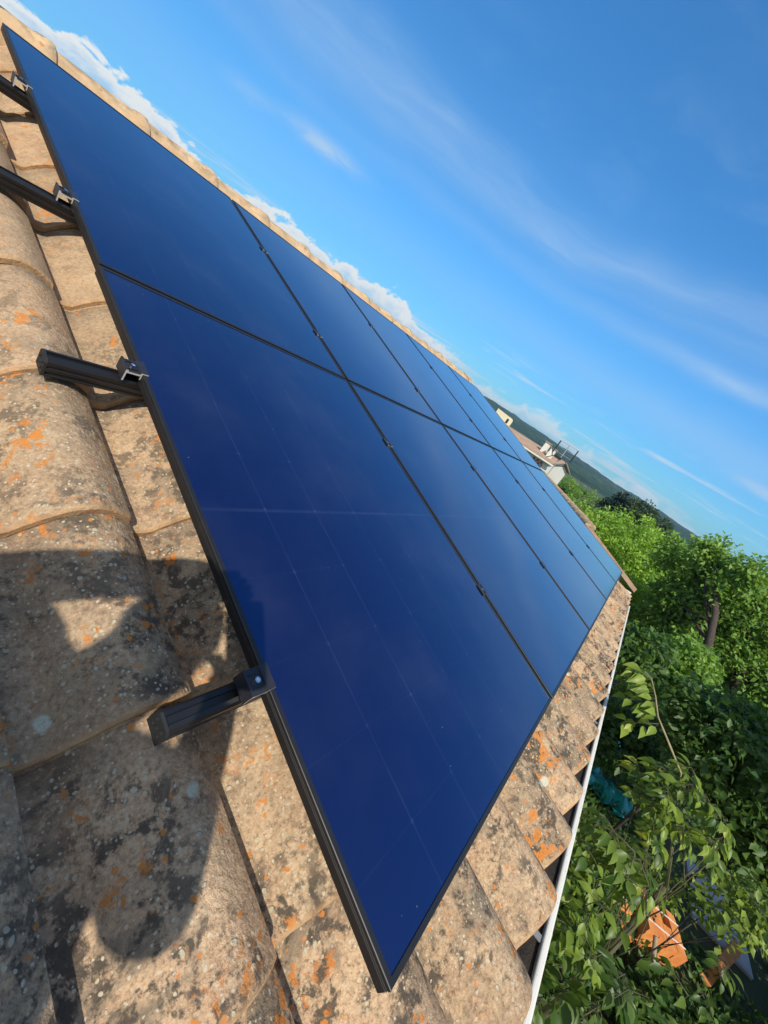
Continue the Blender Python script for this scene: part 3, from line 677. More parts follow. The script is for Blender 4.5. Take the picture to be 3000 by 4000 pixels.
# pines and cypresses beyond
tree('pine_tree', (62, 2.2, GZ), [((62, 1.6, 0.45), (3.6, 2.0, 2.1)), ((62, -0.6, 0.1), (3.2, 1.9, 2.0)), ((61.5, -0.6, -1.6), (3.4, 3.4, 1.6)), ((62, 3.0, 0.2), (2.6, 1.4, 2.0)), ((62, -2.8, -0.8), (2.6, 1.5, 1.6))], M_L_PINE,
     'broad rounded pine rising behind the bright tree', 'tree', 460, 56, 0.50, 0.26, seed=41, group='trees in the distance', droop=-0.1, limbs=6)
tree('conifer_tree', (58, 4.3, GZ), [((58, 4.2, 0.1), (1.2, 0.9, 1.9)), ((58, 3.4, -0.5), (1.2, 0.9, 1.7)), ((58, 5.0, -1.1), (1.2, 0.9, 1.3))], M_L_CONI,
     'dark ragged conifer left of the rounded pine', 'tree', 120, 40, 0.42, 0.30, seed=42, group='trees in the distance', droop=-0.3, limbs=4)
CYP = [((46, 8.4), 2.1, 0.42, 'dark cypress beside the white house wall'), ((47, 10.6), 3.7, 0.5, 'tall cypress behind the two white chimneys'), ((52, 7.7), 1.75, 0.5, 'lone dark cypress between the white house and the conifer'), ((50, 5.6), 2.0, 0.55, 'pointed cypress left of the ragged conifer')]
for i, ((cx, cy), hh, rr, lab) in enumerate(CYP):
    zt = GZ + hh
    tree('cypress_tree', (cx, cy, GZ), [((cx, cy, GZ + hh * .35), (rr, rr, hh * .4)), ((cx, cy, GZ + hh * .7), (rr * .6, rr * .6, hh * .3))], M_L_CONI, lab, 'tree', 60, 34, 0.25, 0.24, seed=50 + i, group='trees in the distance', droop=-0.9, limbs=2)
for i, (cx, cy, hh, rr, lab) in enumerate([(38, 6.1, 2.2, 1.6, 'pale green bush below the white house'), (42, 4.2, 2.4, 1.9, 'bushy tree between the white house and the pines'), (30, 3.2, 2.0, 1.5, 'leafy bush behind the far neighbour ridge'),
      (55, 9.5, 3.0, 2.6, 'leafy bush right of the white house, behind the cypresses'), (70, 9.0, 3.2, 3.0, 'farthest green bush at the foot of the hill'), (48, 2.6, 2.6, 2.4, 'green bush in front of the ragged conifer'), (75, 14.0, 3.2, 3.4, 'broad bush far behind the white house'), (36, 1.0, 2.6, 2.2, 'green bush behind the bright tree, before the pine')]):
    tree('distant_bush', (cx, cy, GZ), [((cx, cy, GZ + hh * .55), (rr, rr, hh * .5))], M_L_MID, lab, 'bush', 120, 34, 0.36, 0.22, seed=70 + i, group='bushes in the distance', limbs=3)
# ------------------------------------------------------------------ near sapling: long shoots with big drooping leaves
def shoot_tree():
    g = np.random.default_rng(5); B = np.array((2.75, -1.55, GZ))
    root = tag(empty('leafy_sapling', tuple(B)), 'young tree with long shoots of large drooping leaves beside the gutter', 'tree')
    mb = MB(); hub = np.array((2.55, -1.25, -1.0)); hub2 = np.array((1.75, -0.95, -1.2))
    mb.tube([B - B, np.array((2.7, -1.5, -2.3)) - B, hub - B], [0.035, 0.028, 0.02], 8)
    mb.tube([np.array((2.7, -1.5, -2.3)) - B, np.array((2.2, -1.2, -1.7)) - B, hub2 - B], [0.020, 0.014, 0.008], 8)
    P, Y, Z, S, Rn = [], [], [], [], []
    def leaves(path, step, size, side=None, start=0.0, rnd=(0.3, 1.0), hang=0.8, pet=0.03):
        path = [np.array(p, float) for p in path]
        seg = [np.linalg.norm(path[i + 1] - path[i]) for i in range(len(path) - 1)]; L = sum(seg); d = start * L; k = 0
        while d <= L + 1e-6:
            q = d; i = 0
            while i < len(seg) - 1 and q > seg[i]: q -= seg[i]; i += 1
            p = path[i] + (path[i + 1] - path[i]) * min(1, q / seg[i]); t_ = unit(path[i + 1] - path[i])
            sd = np.cross(t_, np.array([0, 0, 1.0])); sd = unit(sd) if np.linalg.norm(sd) > .05 else np.array([0, 1.0, 0])
            sg = (1 if k % 2 else -1) if side is None else side
            yd = sd * sg * 0.75 + t_ * 0.45 + np.array([0, 0, -hang * g.uniform(.4, 1.2)]) + g.normal(size=3) * 0.22
            yd = unit(yd); zd = np.array([-0.25, -0.2, 1.0]) + g.normal(size=3) * 0.35
            b = p + yd * pet; mb.tube([p - B, b - B], [0.0012, 0.0010], 4)
            P.append(b); Y.append(yd); Z.append(zd); S.append(size * g.uniform(0.75, 1.2) * (0.75 if d > .93 * L else 1)); Rn.append(g.uniform(*rnd)); d += step * g.uniform(.75, 1.3); k += 1
    def shoot(path, r0, r1, *a, **k):
        n = len(path); mb.tube([np.array(p) - B for p in path], [r0 + (r1 - r0) * i / (n - 1) for i in range(n)], 6); leaves(path, *a, **k)
    W = (0.55, 1.0)
    # the tall lone shoot
    s1 = [tuple(hub), (2.18, -0.749, -0.252), (2.235, -0.64, -0.19), (2.285, -0.533, -0.131), (2.322, -0.464, -0.059), (2.352, -0.395, 0.0), (2.362, -0.352, 0.004), (2.36, -0.315, -0.025)]
    n = len(s1); ls = MB(); ls.tube([np.array(p) - B for p in s1], [0.007, .0062, .0055, .0048, .004, .003, .0022, .0012], 7); ls.build('long_shoot', M_SHOOT, root, smooth=True)
    leaves(s1[3:], 0.018, 0.088, side=-1, rnd=W, hang=0.7); leaves(s1[3:], 0.035, 0.08, side=1, rnd=W, hang=0.9)
    shoot([(2.27, -0.555, -0.155), (2.262, -0.50, -0.215), (2.252, -0.438, -0.285)], .003, .001, 0.024, 0.095, rnd=W, hang=0.7)
    shoot([(2.303, -0.491, -0.105), (2.307, -0.42, -0.135), (2.307, -0.362, -0.172)], .003, .001, 0.024, 0.09, rnd=W, hang=0.6)
    # spray round its foot
    for tgt in ((2.142, -0.868, -0.238), (2.11, -0.942, -0.242), (2.195, -0.764, -0.195), (2.173, -0.615, -0.378), (2.117, -0.803, -0.364), (2.114, -0.702, -0.453), (2.20, -0.70, -0.32), (2.08, -0.88, -0.42), (2.07, -0.98, -0.36), (2.06, -0.80, -0.52)):
        e = np.array(tgt); s_ = e + np.array((0.16, -0.14, -0.17)) * g.uniform(.8, 1.3); m_ = (s_ + e) / 2 + np.array((0, 0, .04))
        hs = np.array((2.7, -1.5, -2.3)) + (hub - np.array((2.7, -1.5, -2.3))) * g.uniform(.25, 1.0); mb.tube([hs - B, (hs + s_) / 2 + g.normal(size=3) * .06 - B, s_ - B], [.005, .004, .003], 5)
        shoot([s_, m_, e, e + unit(e - m_) * 0.05 + np.array((0, 0, -.03))], .003, .001, 0.013, 0.068, rnd=(0.05, 1.0))
    for k in range(26):                                               # fuller spray of small leafy twigs round the two lit clusters
        e = np.array([(2.13, -0.80, -0.36), (1.43, -0.56, -0.46), (1.30, -0.58, -0.66)][k % 3]) + g.normal(size=3) * np.array((.10, .10, .07))
        q_ = e - np.array((-.5, .16, .73)); qa = math.degrees(math.atan2(q_[1], q_[0])); qe = math.degrees(math.atan2(q_[2], math.hypot(q_[0], q_[1])))
        if -28.5 < qa < -24 and -34 < qe < -29: continue
        dv = unit(g.normal(size=3) * .6 + np.array((-.4, .5, .1))) * g.uniform(.10, .2)
        shoot([e - dv * .6, e + np.array((0, 0, .02)), e + dv * .5], .002, .0008, 0.015, 0.062, rnd=(0.0, 0.75))
    # shoots hanging over by the gutter
    for pts in ([(1.391, -0.582, -0.339), (1.415, -0.52, -0.352), (1.415, -0.461, -0.374), (1.413, -0.385, -0.415)],
                [(1.434, -0.700, -0.42), (1.469, -0.640, -0.391), (1.46, -0.57, -0.43), (1.44, -0.501, -0.505)],
                [(1.53, -0.76, -0.42), (1.46, -0.72, -0.46), (1.40, -0.70, -0.52)],
                [(1.50, -0.66, -0.52), (1.43, -0.60, -0.57), (1.37, -0.56, -0.62)]):
        f0 = np.array((2.2, -1.2, -1.7)) + (hub2 - np.array((2.2, -1.2, -1.7))) * g.uniform(-.3, 1.1); mb.tube([f0 - B, (f0 + np.array(pts[0])) / 2 + g.normal(size=3) * .07 - B, np.array(pts[0]) - B], [.0035, .003, .0025], 5)
        shoot(pts, .003, .001, 0.014, 0.066, rnd=(0.3, 1.0), hang=0.8)
    for tgt in ((1.105, -0.651, -0.854), (1.224, -0.681, -0.706), (1.185, -0.778, -0.692), (1.26, -0.62, -0.80), (1.12, -0.74, -0.80), (1.05, -0.60, -0.95), (1.3, -0.80, -0.75)):
        e = np.array(tgt); s_ = e + np.array((0.22, -0.12, -0.10))
        f0 = hub2 + np.array((0.1, -.1, -.3)) * g.uniform(.2, 1.6); mb.tube([f0 - B, (f0 + s_) / 2 + g.normal(size=3) * .05 - B, s_ - B], [.0035, .003, .0025], 5)
        shoot([s_, (s_ + e) / 2 + np.array((0, 0, .03)), e], .003, .001, 0.018, 0.070, rnd=(0.0, 0.3))  # low leaves coloured darker to stand for shade
    # inner foliage below, shade put into its darker leaf colours
    for k in range(62):
        c = np.array((g.uniform(1.3, 2.9), 0, 0));  c[1] = -0.70 - g.uniform(0.0, 0.9) - 0.15 * (c[0] - 1.5); c[2] = g.uniform(-1.7, -0.85)
        q_ = c - np.array((-.5, .16, .73)); qa = math.degrees(math.atan2(q_[1], q_[0])); qe = math.degrees(math.atan2(q_[2], math.hypot(q_[0], q_[1])))
        if -30 < qa < -22.5 and -35 < qe < -24: continue                # an open window in the growth: bricks and paving show through
        dv = unit(g.normal(size=3) + np.array((-.3, .3, 0))) * g.uniform(.12, .28)
        shoot([c, c + dv * .5 + np.array((0, 0, .02)), c + dv + np.array((0, 0, -.03))], .0025, .001, 0.022, 0.062, rnd=(0.0, 0.4))
    P, Y, Z, S, Rn = map(np.array, (P, Y, Z, S, Rn))
    link('foliage', leaf_mesh('foliage', P - B, Y, Z, S, Rn, True), M_L_NEAR, root)
    mb.build('branches', M_TWIG, root, smooth=True)
shoot_tree()

# ------------------------------------------------------------------ ground and garden things
def ground_shader(t):
    tc = t.n('ShaderNodeTexCoord').outputs['Object']
    n = t.noise(tc, 0.9, 6.0, 0.65); n2 = t.noise(tc, 12.0, 5.0, 0.7)
    c = t.mix(t.step(n, 0.35, 0.65), (0.040, 0.065, 0.018), (0.070, 0.072, 0.030))
    c = t.mix(t.step(n2, 0.45, 0.7, 0.0, 0.7), c, (0.025, 0.045, 0.012))
    return bsdf(t, c, 0.95, bump(t, n2, 0.6, 0.05))
M_GROUND = mat('garden_soil', ground_shader)
gm = MB(); gm.add([(-2600, -2600, 0), (2600, -2600, 0), (2600, 2600, 0), (-2600, 2600, 0)], [(0, 1, 2, 3)])
tag(gm.build('ground', M_GROUND, None, (0, 0, GZ)), kind='structure')
def ground_cover():
    g = np.random.default_rng(77); N = 16000
    x = g.uniform(2.0, 11.0, N); y = -0.4 - g.uniform(0, 1, N) * (1.6 + 0.55 * x); k = ~((x > 6.2) & (x < 8.4) & (y > -4.6) & (y < -3.15)); x, y = x[k], y[k]; N = len(x)
    pos = np.stack([x, y, g.uniform(0.0, 0.10, N)], 1)
    yd = g.normal(size=(N, 3)) * 0.6 + np.array([0, 0, 0.5]); zd = np.array([0, 0, 1.0]) + g.normal(size=(N, 3)) * .5
    o = link('ground_cover', leaf_mesh('ground_cover', pos, yd, zd, g.uniform(0.05, 0.14, N), g.random(N)), M_L_DARK, None, (0, 0, GZ))
    tag(o, kind='stuff')
ground_cover()
M_SLAB = plain('pale_concrete', (0.42, 0.41, 0.43), 0.9, 0.15, 6.0, 0.3)
pv = MB(); pv.box((6.7, -4.35, 0.0), (7.9, -3.55, 0.04))
tag(pv.build('pavement', M_SLAB, None, (0, 0, GZ), (0, 0, 0)), kind='structure')
def brick_shader(t):
    tc = t.n('ShaderNodeTexCoord').outputs['Object']
    n = t.noise(tc, 9.0, 4.0)
    c = t.mix(t.step(n, 0.3, 0.7), (0.60, 0.19, 0.045), (0.72, 0.30, 0.09))
    return bsdf(t, c, 0.85, bump(t, t.noise(tc, 60.0, 3.0), 0.3, 0.005))
M_BRICK = mat('orange_brick', brick_shader)
M_STRAP = plain('white_strap', (0.75, 0.73, 0.66), 0.5, 0.05)
def brick_stack(loc, rz, nx, ny, nz, label, seed):
    root = tag(empty('brick_stack', loc, (0, 0, rz)), label, 'brick stack', 'orange bricks lying in the garden'); r_ = random.Random(seed); mb = MB()
    bx, by, bz = 0.24, 0.115, 0.07
    for k in range(nz):
        for i in range(nx):
            for j in range(ny):
                if k == nz - 1 and r_.random() < .3: continue
                a = Matrix.Translation((i * (bx + .006) + r_.uniform(-.006, .006), j * (by + .006) + r_.uniform(-.006, .006), k * (bz + .003))) @ Matrix.Rotation(r_.uniform(-.05, .05), 4, 'Z')
                mb.box((0, 0, 0), (bx, by, bz), 0, a)
    mb.build('bricks', M_BRICK, root)
    if nz > 2:
        for i in range(nx):
            x = i * (bx + .006) + bx * .5
            MB().box((x - .009, -.012, nz * (bz + .003) + .002), (x + .009, ny * (by + .006) + .006, nz * (bz + .003) + .005)).build('strap', M_STRAP, root)
    return root
brick_stack((5.0, -2.6, GZ), 0.35, 2, 4, 4, 'strapped stack of orange bricks nearest the gutter, half hidden by leaves', 1)
brick_stack((5.45, -3.2, GZ), 0.30, 2, 4, 4, 'strapped stack of orange bricks next to the pale paving', 2)
brick_stack((5.75, -3.65, GZ + 0.01), -0.45, 5, 1, 2, 'single row of orange bricks laid at the edge of the paving', 3)
st = MB(); st.tube([(0, 0, 0), (0.16, 0.10, 0.22), (0.30, 0.22, 0.43)], [0.026, 0.025, 0.023], 9)
o = st.build('wooden_stake', M_STAKE, None, (4.78, -2.92, GZ), smooth=True); tag(o, 'pale round wooden stake leaning on the brick stacks', 'stake')
M_TEAL = plain('teal_plastic_sheet', (0.012, 0.34, 0.31), 0.4, 0.3, 4.0)
def tarp(loc, sx, sy, label, seed):
    g = random.Random(seed); n = 16; mb = MB(); vs_ = []
    ph = [g.uniform(0, 6) for _ in range(6)]
    for i in range(n + 1):
        for j in range(n + 1):
            u, v = i / n - .5, j / n - .5
            h = .12 * math.exp(-6 * (u * u + v * v)) + .045 * math.sin(9 * u + ph[0] + 3 * v) + .035 * math.sin(11 * v - 5 * u + ph[1]) + .02 * math.sin(23 * u + ph[2]) * math.sin(19 * v + ph[3])
            vs_.append((sx * u * (1 + .15 * math.sin(5 * v + ph[4])), sy * v * (1 + .2 * math.sin(4 * u + ph[5])), max(0.01, h + .07)))
    mb.add(vs_, [(i * (n + 1) + j, (i + 1) * (n + 1) + j, (i + 1) * (n + 1) + j + 1, i * (n + 1) + j + 1) for i in range(n) for j in range(n)])
    o = mb.build('plastic_sheet', M_TEAL, None, loc, (0, 0, g.uniform(0, 3)), smooth=True)
    sol = o.modifiers.new('thick', 'SOLIDIFY'); sol.thickness = 0.004
    tag(o, label, 'plastic sheet', 'teal plastic sheets on the ground'); return o
tarp((8.9, -1.75, GZ + 0.05), 1.0, 0.8, 'crumpled teal plastic sheet on the ground farther from the house, just past the gutter', 1)
tarp((7.3, -1.72, GZ + 0.02), 0.8, 0.6, 'small bright teal plastic sheet under the gutter, nearer of the teal pieces', 2)
tarp((7.4, -2.25, GZ + 0.02), 0.7, 0.5, 'small teal plastic scrap half hidden among the shoots leaves', 3)

# ------------------------------------------------------------------ neighbours
def gable_house(root, L, Wd, wall_h, rise, wallm, roofm, over=0.35):
    mb = MB(); mb.extrude([(-Wd / 2, 0), (Wd / 2, 0), (Wd / 2, wall_h), (0, wall_h + rise), (-Wd / 2, wall_h)], 0, L); mb.build('wall', wallm, root)
    k = rise / (Wd / 2); rb = MB(); e = Wd / 2 + over
    prof = [(-e, wall_h - over * k + .03), (0, wall_h + rise + .03), (e, wall_h - over * k + .03), (e, wall_h - over * k + .15), (0, wall_h + rise + .16), (-e, wall_h - over * k + .15)]
    rb.extrude(prof, -over, L + over); rf = rb.build('roof', roofm, root)
    return rf
# neighbouring roof whose ridge shows past the far panels
nb = tag(empty('neighbour_house', (12.4, 1.30, GZ), (0, 0, math.atan2(4.85, 12.4))), 'low neighbouring house whose tan ridge shows just past the far panels', 'house')
rf = gable_house(nb, 13.0, 3.4, 2.4, 0.6, M_RENDER, M_FARROOF)
mb = MB(); xx = -0.35; i = 0
while xx < 13.3:
    rr = 0.15 if i % 2 else 0.165
    mb.extrude([(rr * math.cos(a), 3.13 + rr * 0.8 * math.sin(a)) for a in [math.pi * j / 8 for j in range(9)]], xx, xx + 0.44); xx += 0.42; i += 1
mb.build('ridge_cap', M_RIDGE, rf)
MB().box((-0.37, -2.0, 2.18), (-0.33, 2.0, 2.26)).build('bargeboard', M_WHITE, nb)
# white house with two chimneys
wh = tag(empty('white_house', (41.0, 9.0, GZ), (0, 0, R(88))), 'white rendered house with a terracotta roof and two white chimneys', 'house')
wz = 3.72
MB().extrude([(-3.5, 0), (3.5, 0), (3.5, wz), (0, wz + .62), (-3.5, wz)], 0, 9.0).build('wall', M_WHITE, wh)
rb = MB(); rb.extrude([(-4.0, wz - .02), (0, wz + .66), (4.0, wz - .02), (4.0, wz + .06), (0, wz + .76), (-4.0, wz + .06)], -0.3, 9.3); wr = rb.build('roof', M_FARROOF, wh)
MB().box((-0.45, 3.9, wz - .17), (9.45, 4.05, wz - .03)).build('gutter', M_WHITE, wr)
for cx, cy, hh in ((0.75, 2.6, 0.95), (1.7, 1.9, 1.15)):
    ch = MB().box((cx - .22, cy - .22, wz + .2), (cx + .22, cy + .22, wz + .2 + hh)).build('chimney', M_WHITE, wr)
    MB().box((cx - .30, cy - .30, wz + .2 + hh), (cx + .30, cy + .30, wz + .28 + hh)).build('chimney_cap', M_FARROOF, ch)
MB().box((0.5, 3.5, 2.2), (1.6, 3.52, 3.4)).build('brick_lattice', M_LATTICE, wh)
MB().box((3.6, 3.5, 2.5), (4.5, 3.52, 3.5)).build('brick_lattice', M_LATTICE, wh)
for wx in (5.6, 6.5): MB().box((wx, 3.5, 2.6), (wx + .6, 3.53, 3.4)).build('window', M_DARKHOLE, wh)
# cream building with a rounded parapet
cb = tag(empty('cream_building', (84, 33.2, -1.6), (0, 0, R(-70))), 'cream building with a curved parapet and a dark arched window', 'building')
pf = [(-2.5, -2.0), (1.5, -2.0), (1.5, 4.1)] + [(1.5 - .5 + .5 * math.cos(a), 4.1 + .5 * math.sin(a)) for a in [math.pi / 2 * j / 6 for j in range(1, 7)]] + [(-2.5, 4.9)]
MB().extrude(pf, 0, 3.0, axis=1).build('wall', M_CREAM, cb)
MB().extrude([(0.25, 3.2), (0.75, 3.2), (0.75, 4.0), (0.68, 4.15), (0.5, 4.22), (0.32, 4.15), (0.25, 4.0)], -0.02, 0.03, axis=1).build('window', M_DARKHOLE, cb)
# television antenna on the neighbour's ridge
M_ANT = plain('grey_antenna_metal', (0.45, 0.45, 0.45), 0.4, 0.1, 5.0, Metallic=0.5); M_ANTD = plain('black_antenna_element', (0.02, 0.02, 0.02), 0.5)
def antenna():
    d0 = np.array((23.6, 5.60, 0.05)); root = tag(empty('tv_antenna', tuple(d0)), 'television aerial with crossed dark elements in front of the white house', 'antenna')
    MB().tube([(0, 0, -0.35), (0, 0, 1.75)], 0.026, 7).build('mast', M_ANT, root)
    b = MB()
    for z in (1.12, 1.42, 1.72): b.tube([(0, 0.55, z), (0, -0.55, z)], 0.013, 6)
    for y in (-.55, 0, .55): b.tube([(0, y, 1.12), (0, y, 1.74)], 0.013, 6)
    b.build('reflector', M_ANT, root)
    k = MB()
    for y in (-.55, .55): k.box((-.02, y - .03, 0.98), (.02, y + .03, 1.72))
    for y, z, dy, dz in ((.42, .78, .22, -.22), (-.30, .55, .26, -.16), (-.42, .86, .2, .15), (.55, 1.0, .12, .2)): k.tube([(-.1, y - dy, z - dz), (-.1, y + dy, z + dz)], 0.024, 6)
    k.box((-.14, -.10, .80), (-.04, .30, .95)); k.build('dipole', M_ANTD, root)
antenna()

# ------------------------------------------------------------------ hills
def hills():
    g = np.random.default_rng(3); na, nr = 420, 26; V = []; azs = np.linspace(R(-75), R(105), na)
    def fb(x):
        return sum(math.sin(x * f + p) * a for f, p, a in ((9, .4, .10), (21, 1.9, .06), (47, .3, .035), (103, 2.2, .02), (211, 1.1, .012)))
    for i, a in enumerate(azs):
        deg = math.degrees(a)
        el = 1.75 if deg > 22 else (1.25 + (deg - 5) * 0.028 if deg > 5 else 1.25 - min(0.6, max(0, -deg - 2) * 0.035))
        if deg > 30: el = 1.75 - (deg - 30) * .02
        el *= 1 + 0.35 * fb(a)
        for j in range(nr):
            u = j / (nr - 1); r_ = 420 + 1400 * u
            prof = (1 - math.cos(math.pi * min(1, u / .85))) / 2
            z = (1820 * math.tan(R(el)) + 4.1) * prof * (1 + .10 * math.sin(a * 37 + u * 9) * (1 - u) + .06 * math.sin(a * 83 - u * 14) * (1 - u))
            z += g.uniform(-1, 1) * 2.2 * u
            V.append((r_ * math.cos(a), r_ * math.sin(a), z))
    F = [(i * nr + j, i * nr + j + 1, (i + 1) * nr + j + 1, (i + 1) * nr + j) for i in range(na - 1) for j in range(nr - 1)]
    return np_mesh('hills', np.array(V), np.array(F), 4, None, True)
def hill_shader(t):
    tc = t.n('ShaderNodeTexCoord').outputs['Object']
    n = t.noise(tc, 0.012, 6.0, 0.7); n2 = t.noise(tc, 0.09, 5.0, 0.75)
    c = t.mix(t.step(n, 0.35, 0.65), (0.015, 0.050, 0.022), (0.075, 0.125, 0.05))
    c = t.mix(t.step(n2, 0.4, 0.62), c, (0.008, 0.026, 0.015))
    c = t.mix(t.m('MULTIPLY', t.step(n, 0.63, 0.68), t.step(n2, 0.5, 0.6)), c, (0.22, 0.20, 0.16))
    return bsdf(t, c, 1.0, bump(t, n2, 1.0, 6.0), Specular_IOR_Level=0.0)
tag(link('hills', hills(), mat('wooded_hillside', hill_shader), None, (0, 0, GZ - 0.5)), kind='structure')

# ------------------------------------------------------------------ the photographer (behind the lens; the shadow falls across tiles and panel)
A_ = Vector(rw(0.585, 0.26, -0.768)).normalized(); UPV = Vector((0, 0, 1))
U_ = A_.cross(UPV).normalized(); V_ = U_.cross(A_)
CW = Vector((-0.5035, 0.1638, 0.7302))
def sp_(u, v, d): return CW + U_ * u + V_ * v + A_ * d          # right, up and forward as the sun sees the photographer
M_SKIN = plain('skin', (0.50, 0.30, 0.21), 0.5, 0.05, 20.0); M_SHIRT = plain('grey_shirt', (0.20, 0.22, 0.25), 0.9, 0.1, 20.0)
M_JEANS = plain('dark_trousers', (0.05, 0.06, 0.10), 0.9, 0.15, 30.0); M_HAIR = plain('dark_hair', (0.03, 0.02, 0.015), 0.7, 0.2, 60.0)
def person():
    J = {'hips': (sp_(-.18, -.68, -.16), .16), 'waist': (sp_(-.14, -.52, -.26), .17), 'chest': (sp_(-.14, -.34, -.37), .185), 'neckb': (sp_(-.17, -.215, -.42), .110), 'neck': (sp_(-.13, -.165, -.40), .078),
         'head1': (sp_(-.102, -.115, -.37), .086), 'head2': (sp_(-.100, -.060, -.37), .082),
         'shR': (sp_(0.0, -.26, -.42), .085), 'elR': (sp_(.086, -.388, -.30), .068), 'faR': (sp_(.055, -.235, -.20), .055), 'wrR': (sp_(.045, -.13, -.075), .034), 'haR': (sp_(.035, -.085, -.045), .034),
         'shL': (sp_(-.275, -.185, -.42), .100), 'elL': (sp_(-.44, -.125, -.30), .062), 'faL': (sp_(-.27, -.028, -.20), .050), 'wrL': (sp_(-.125, .058, -.085), .050), 'haL': (sp_(-.055, .058, -.045), .054)}
    hips = J['hips'][0]
    def floor(x, y):                                             # top of the tiles under a point
        s_ = (y + (-0.105) * sp) / cp; return rw(x, s_, -0.10)[2]
    kneeR = Vector((hips.x + .04, hips.y + .02, 0)); kneeR.z = floor(kneeR.x, kneeR.y) + .07
    kneeL = Vector((hips.x + .02, hips.y + .40, 0)); kneeL.z = floor(kneeL.x, kneeL.y) + .07
    for nm, kn in (('R', kneeR), ('L', kneeL)):
        an = Vector((kn.x - .42, kn.y + (.05 if nm == 'R' else -.02), 0)); an.z = floor(an.x, an.y) + .05
        to = Vector((an.x - .12, an.y, 0)); to.z = floor(to.x, to.y) + .035
        J['kn' + nm] = (kn, .062); J['an' + nm] = (an, .042); J['to' + nm] = (to, .030)
        J['th' + nm] = (hips.lerp(kn, .35), .085)
    E = [('hips', 'waist'), ('waist', 'chest'), ('chest', 'neckb'), ('neckb', 'neck'), ('neck', 'head1'), ('head1', 'head2'), ('chest', 'shR'), ('shR', 'elR'), ('elR', 'faR'), ('faR', 'wrR'), ('wrR', 'haR'),
         ('chest', 'shL'), ('shL', 'elL'), ('elL', 'faL'), ('faL', 'wrL'), ('wrL', 'haL')]
    for nm in 'RL': E += [('hips', 'th' + nm), ('th' + nm, 'kn' + nm), ('kn' + nm, 'an' + nm), ('an' + nm, 'to' + nm)]
    # fingers closing on the phone edges
    fb_ = cam.matrix_world.to_3x3(); rt, upc, bk = fb_.col[0], fb_.col[1], fb_.col[2]
    for nm, sg in (('R', 1), ('L', -1)):
        h = J['ha' + nm][0]
        for k in range(4):
            l = (0.060, 0.068, 0.064, 0.05)[k]; o_ = (rt * (0.018 * (k - 1.5)) * 0.6 + upc * (0.018 * (k - 1.5)) * (0.8 * sg))
            k1 = h + o_ + bk * 0.012 - rt * sg * 0.004; k2 = k1 - bk * (l * .30) + rt * sg * (-.012); k3 = k2 - rt * sg * (l * .35) - bk * .004
            for q, p_, r_ in (('a', k1, .0095), ('b', k2, .0085), ('c', k3, .0075)): J['f%s%d%s' % (nm, k, q)] = (p_, r_)
            E += [('ha' + nm, 'f%s%da' % (nm, k)), ('f%s%da' % (nm, k), 'f%s%db' % (nm, k)), ('f%s%db' % (nm, k), 'f%s%dc' % (nm, k))]
        t1 = h - rt * sg * .02 + bk * .02 + upc * sg * .02; t2 = t1 - rt * sg * .03 + upc * sg * .012
        J['t%sa' % nm] = (t1, .011); J['t%sb' % nm] = (t2, .009); E += [('ha' + nm, 't%sa' % nm), ('t%sa' % nm, 't%sb' % nm)]
    names = list(J); base = Vector((hips.x, hips.y, floor(hips.x, hips.y)))
    me = bpy.data.meshes.new('body'); me.from_pydata([J[n][0] - base for n in names], [(names.index(a), names.index(b)) for a, b in E], [])
    tmp = bpy.data.objects.new('tmp_body', me); COL.objects.link(tmp)
    sk = tmp.modifiers.new('skin', 'SKIN'); sk.use_smooth_shade = True; sk.branch_smoothing = 0.4
    for i, n in enumerate(names): me.skin_vertices[0].data[i].radius = (J[n][1], J[n][1]); me.skin_vertices[0].data[i].use_root = (n == 'hips')
    ss = tmp.modifiers.new('sub', 'SUBSURF'); ss.levels = 2; ss.render_levels = 2
    dg = bpy.context.evaluated_depsgraph_get(); out = bpy.data.meshes.new_from_object(tmp.evaluated_get(dg))
    bpy.data.objects.remove(tmp)
    out.materials.clear()
    for m_ in (M_SHIRT, M_SKIN, M_JEANS): out.materials.append(m_)
    hd = J['head1'][0] - base; wR = J['wrR'][0] - base; wL = J['wrL'][0] - base; hz = (J['hips'][0] - base).z + .08
    for p in out.polygons:
        c = p.center
        p.material_index = 1 if (c - hd).length < .135 or (c - wR).length < .10 or (c - wL).length < .10 else (2 if c.z < hz else 0)
        p.use_smooth = True
    root = bpy.data.objects.new('person', out); COL.objects.link(root); root.location = base
    tag(root, 'person in a grey shirt kneeling on the tiles and holding up a phone', 'person')
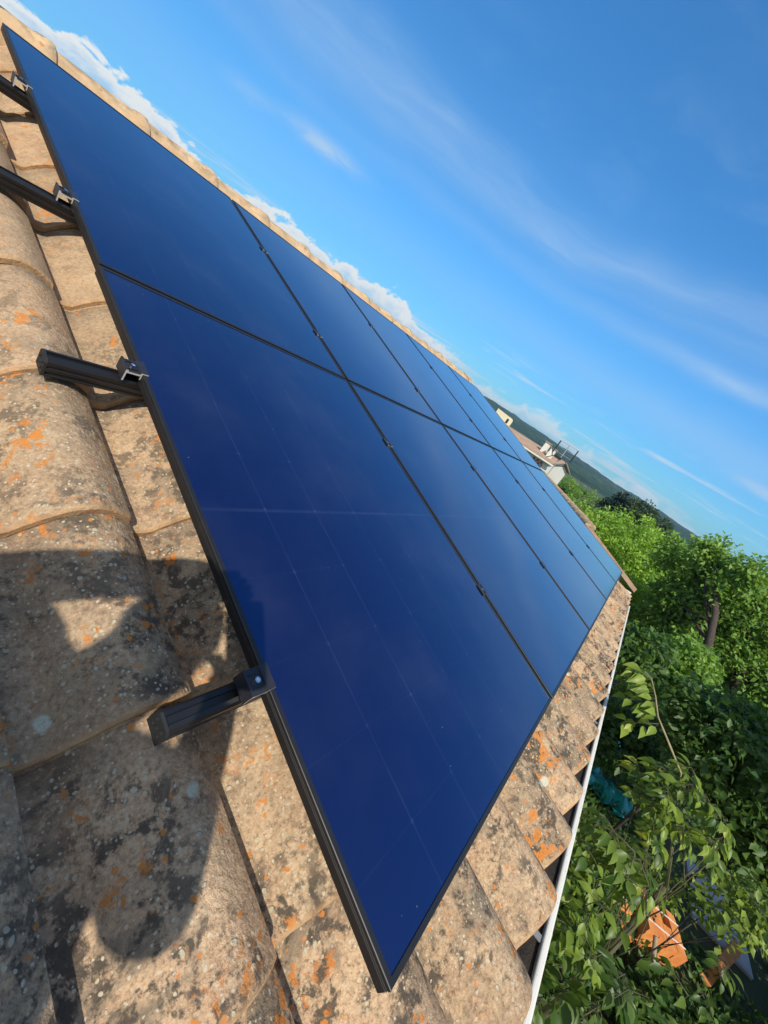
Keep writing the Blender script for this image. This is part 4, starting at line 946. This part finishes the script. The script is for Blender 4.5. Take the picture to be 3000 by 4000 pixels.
    hb = MB(); n1, n2 = 14, 10; hc = J['head2'][0] - base - A_ * .01; vs_ = []
    for i in range(n2 + 1):
        for j in range(n1):
            th = math.pi * .62 * i / n2; ph = 2 * math.pi * j / n1
            vs_.append(hc + Vector((math.sin(th) * math.cos(ph) * .088, math.sin(th) * math.sin(ph) * .086, math.cos(th) * .096)))
    hb.add(vs_, [(i * n1 + j, i * n1 + (j + 1) % n1, (i + 1) * n1 + (j + 1) % n1, (i + 1) * n1 + j) for i in range(n2) for j in range(n1)])
    hb.build('hair', M_HAIR, root, smooth=True)
    # the phone: lens at its top corner, body behind the lens
    ph = empty('mobile_phone'); ph.matrix_world = cam.matrix_world @ Matrix.Translation((0, 0, 0.014))
    pb = MB(); w0, w1, h0, h1, rr = -.020, .056, -.112, .050, .009; pr2 = []
    for (cx, cy, a0) in ((w1 - rr, h1 - rr, 0), (w0 + rr, h1 - rr, 90), (w0 + rr, h0 + rr, 180), (w1 - rr, h0 + rr, 270)):
        pr2 += [(cx + rr * math.cos(R(a0 + 22.5 * k)), cy + rr * math.sin(R(a0 + 22.5 * k))) for k in range(5)]
    pb.extrude(pr2, 0, .009, axis=2); pb.build('phone_body', M_CAP, ph)
    sc_ = MB(); sc_.add([(w0 + .004, h0 + .006, .0093), (w1 - .004, h0 + .006, .0093), (w1 - .004, h1 - .006, .0093), (w0 + .004, h1 - .006, .0093)], [(0, 1, 2, 3)]); sc_.build('screen', M_DARKHOLE, ph)
    tag(ph, 'black mobile phone held up in the kneeling person hands', 'phone')
person()

# ------------------------------------------------------------------ haze
hz = MB().box((-2650, -2650, GZ - 1.0), (2650, 2650, 95.0)).build('haze', None)
def haze_mat():
    m = bpy.data.materials.new('haze_air'); m.use_nodes = True; t = NT(m.node_tree)
    v = t.n('ShaderNodeVolumePrincipled', Color=(0.55, 0.78, 1.0), Density=0.00026, Anisotropy=0.2)
    t.n('ShaderNodeOutputMaterial', Volume=v.outputs[0]); return m
hz.data.materials.append(haze_mat()); tag(hz, kind='stuff')
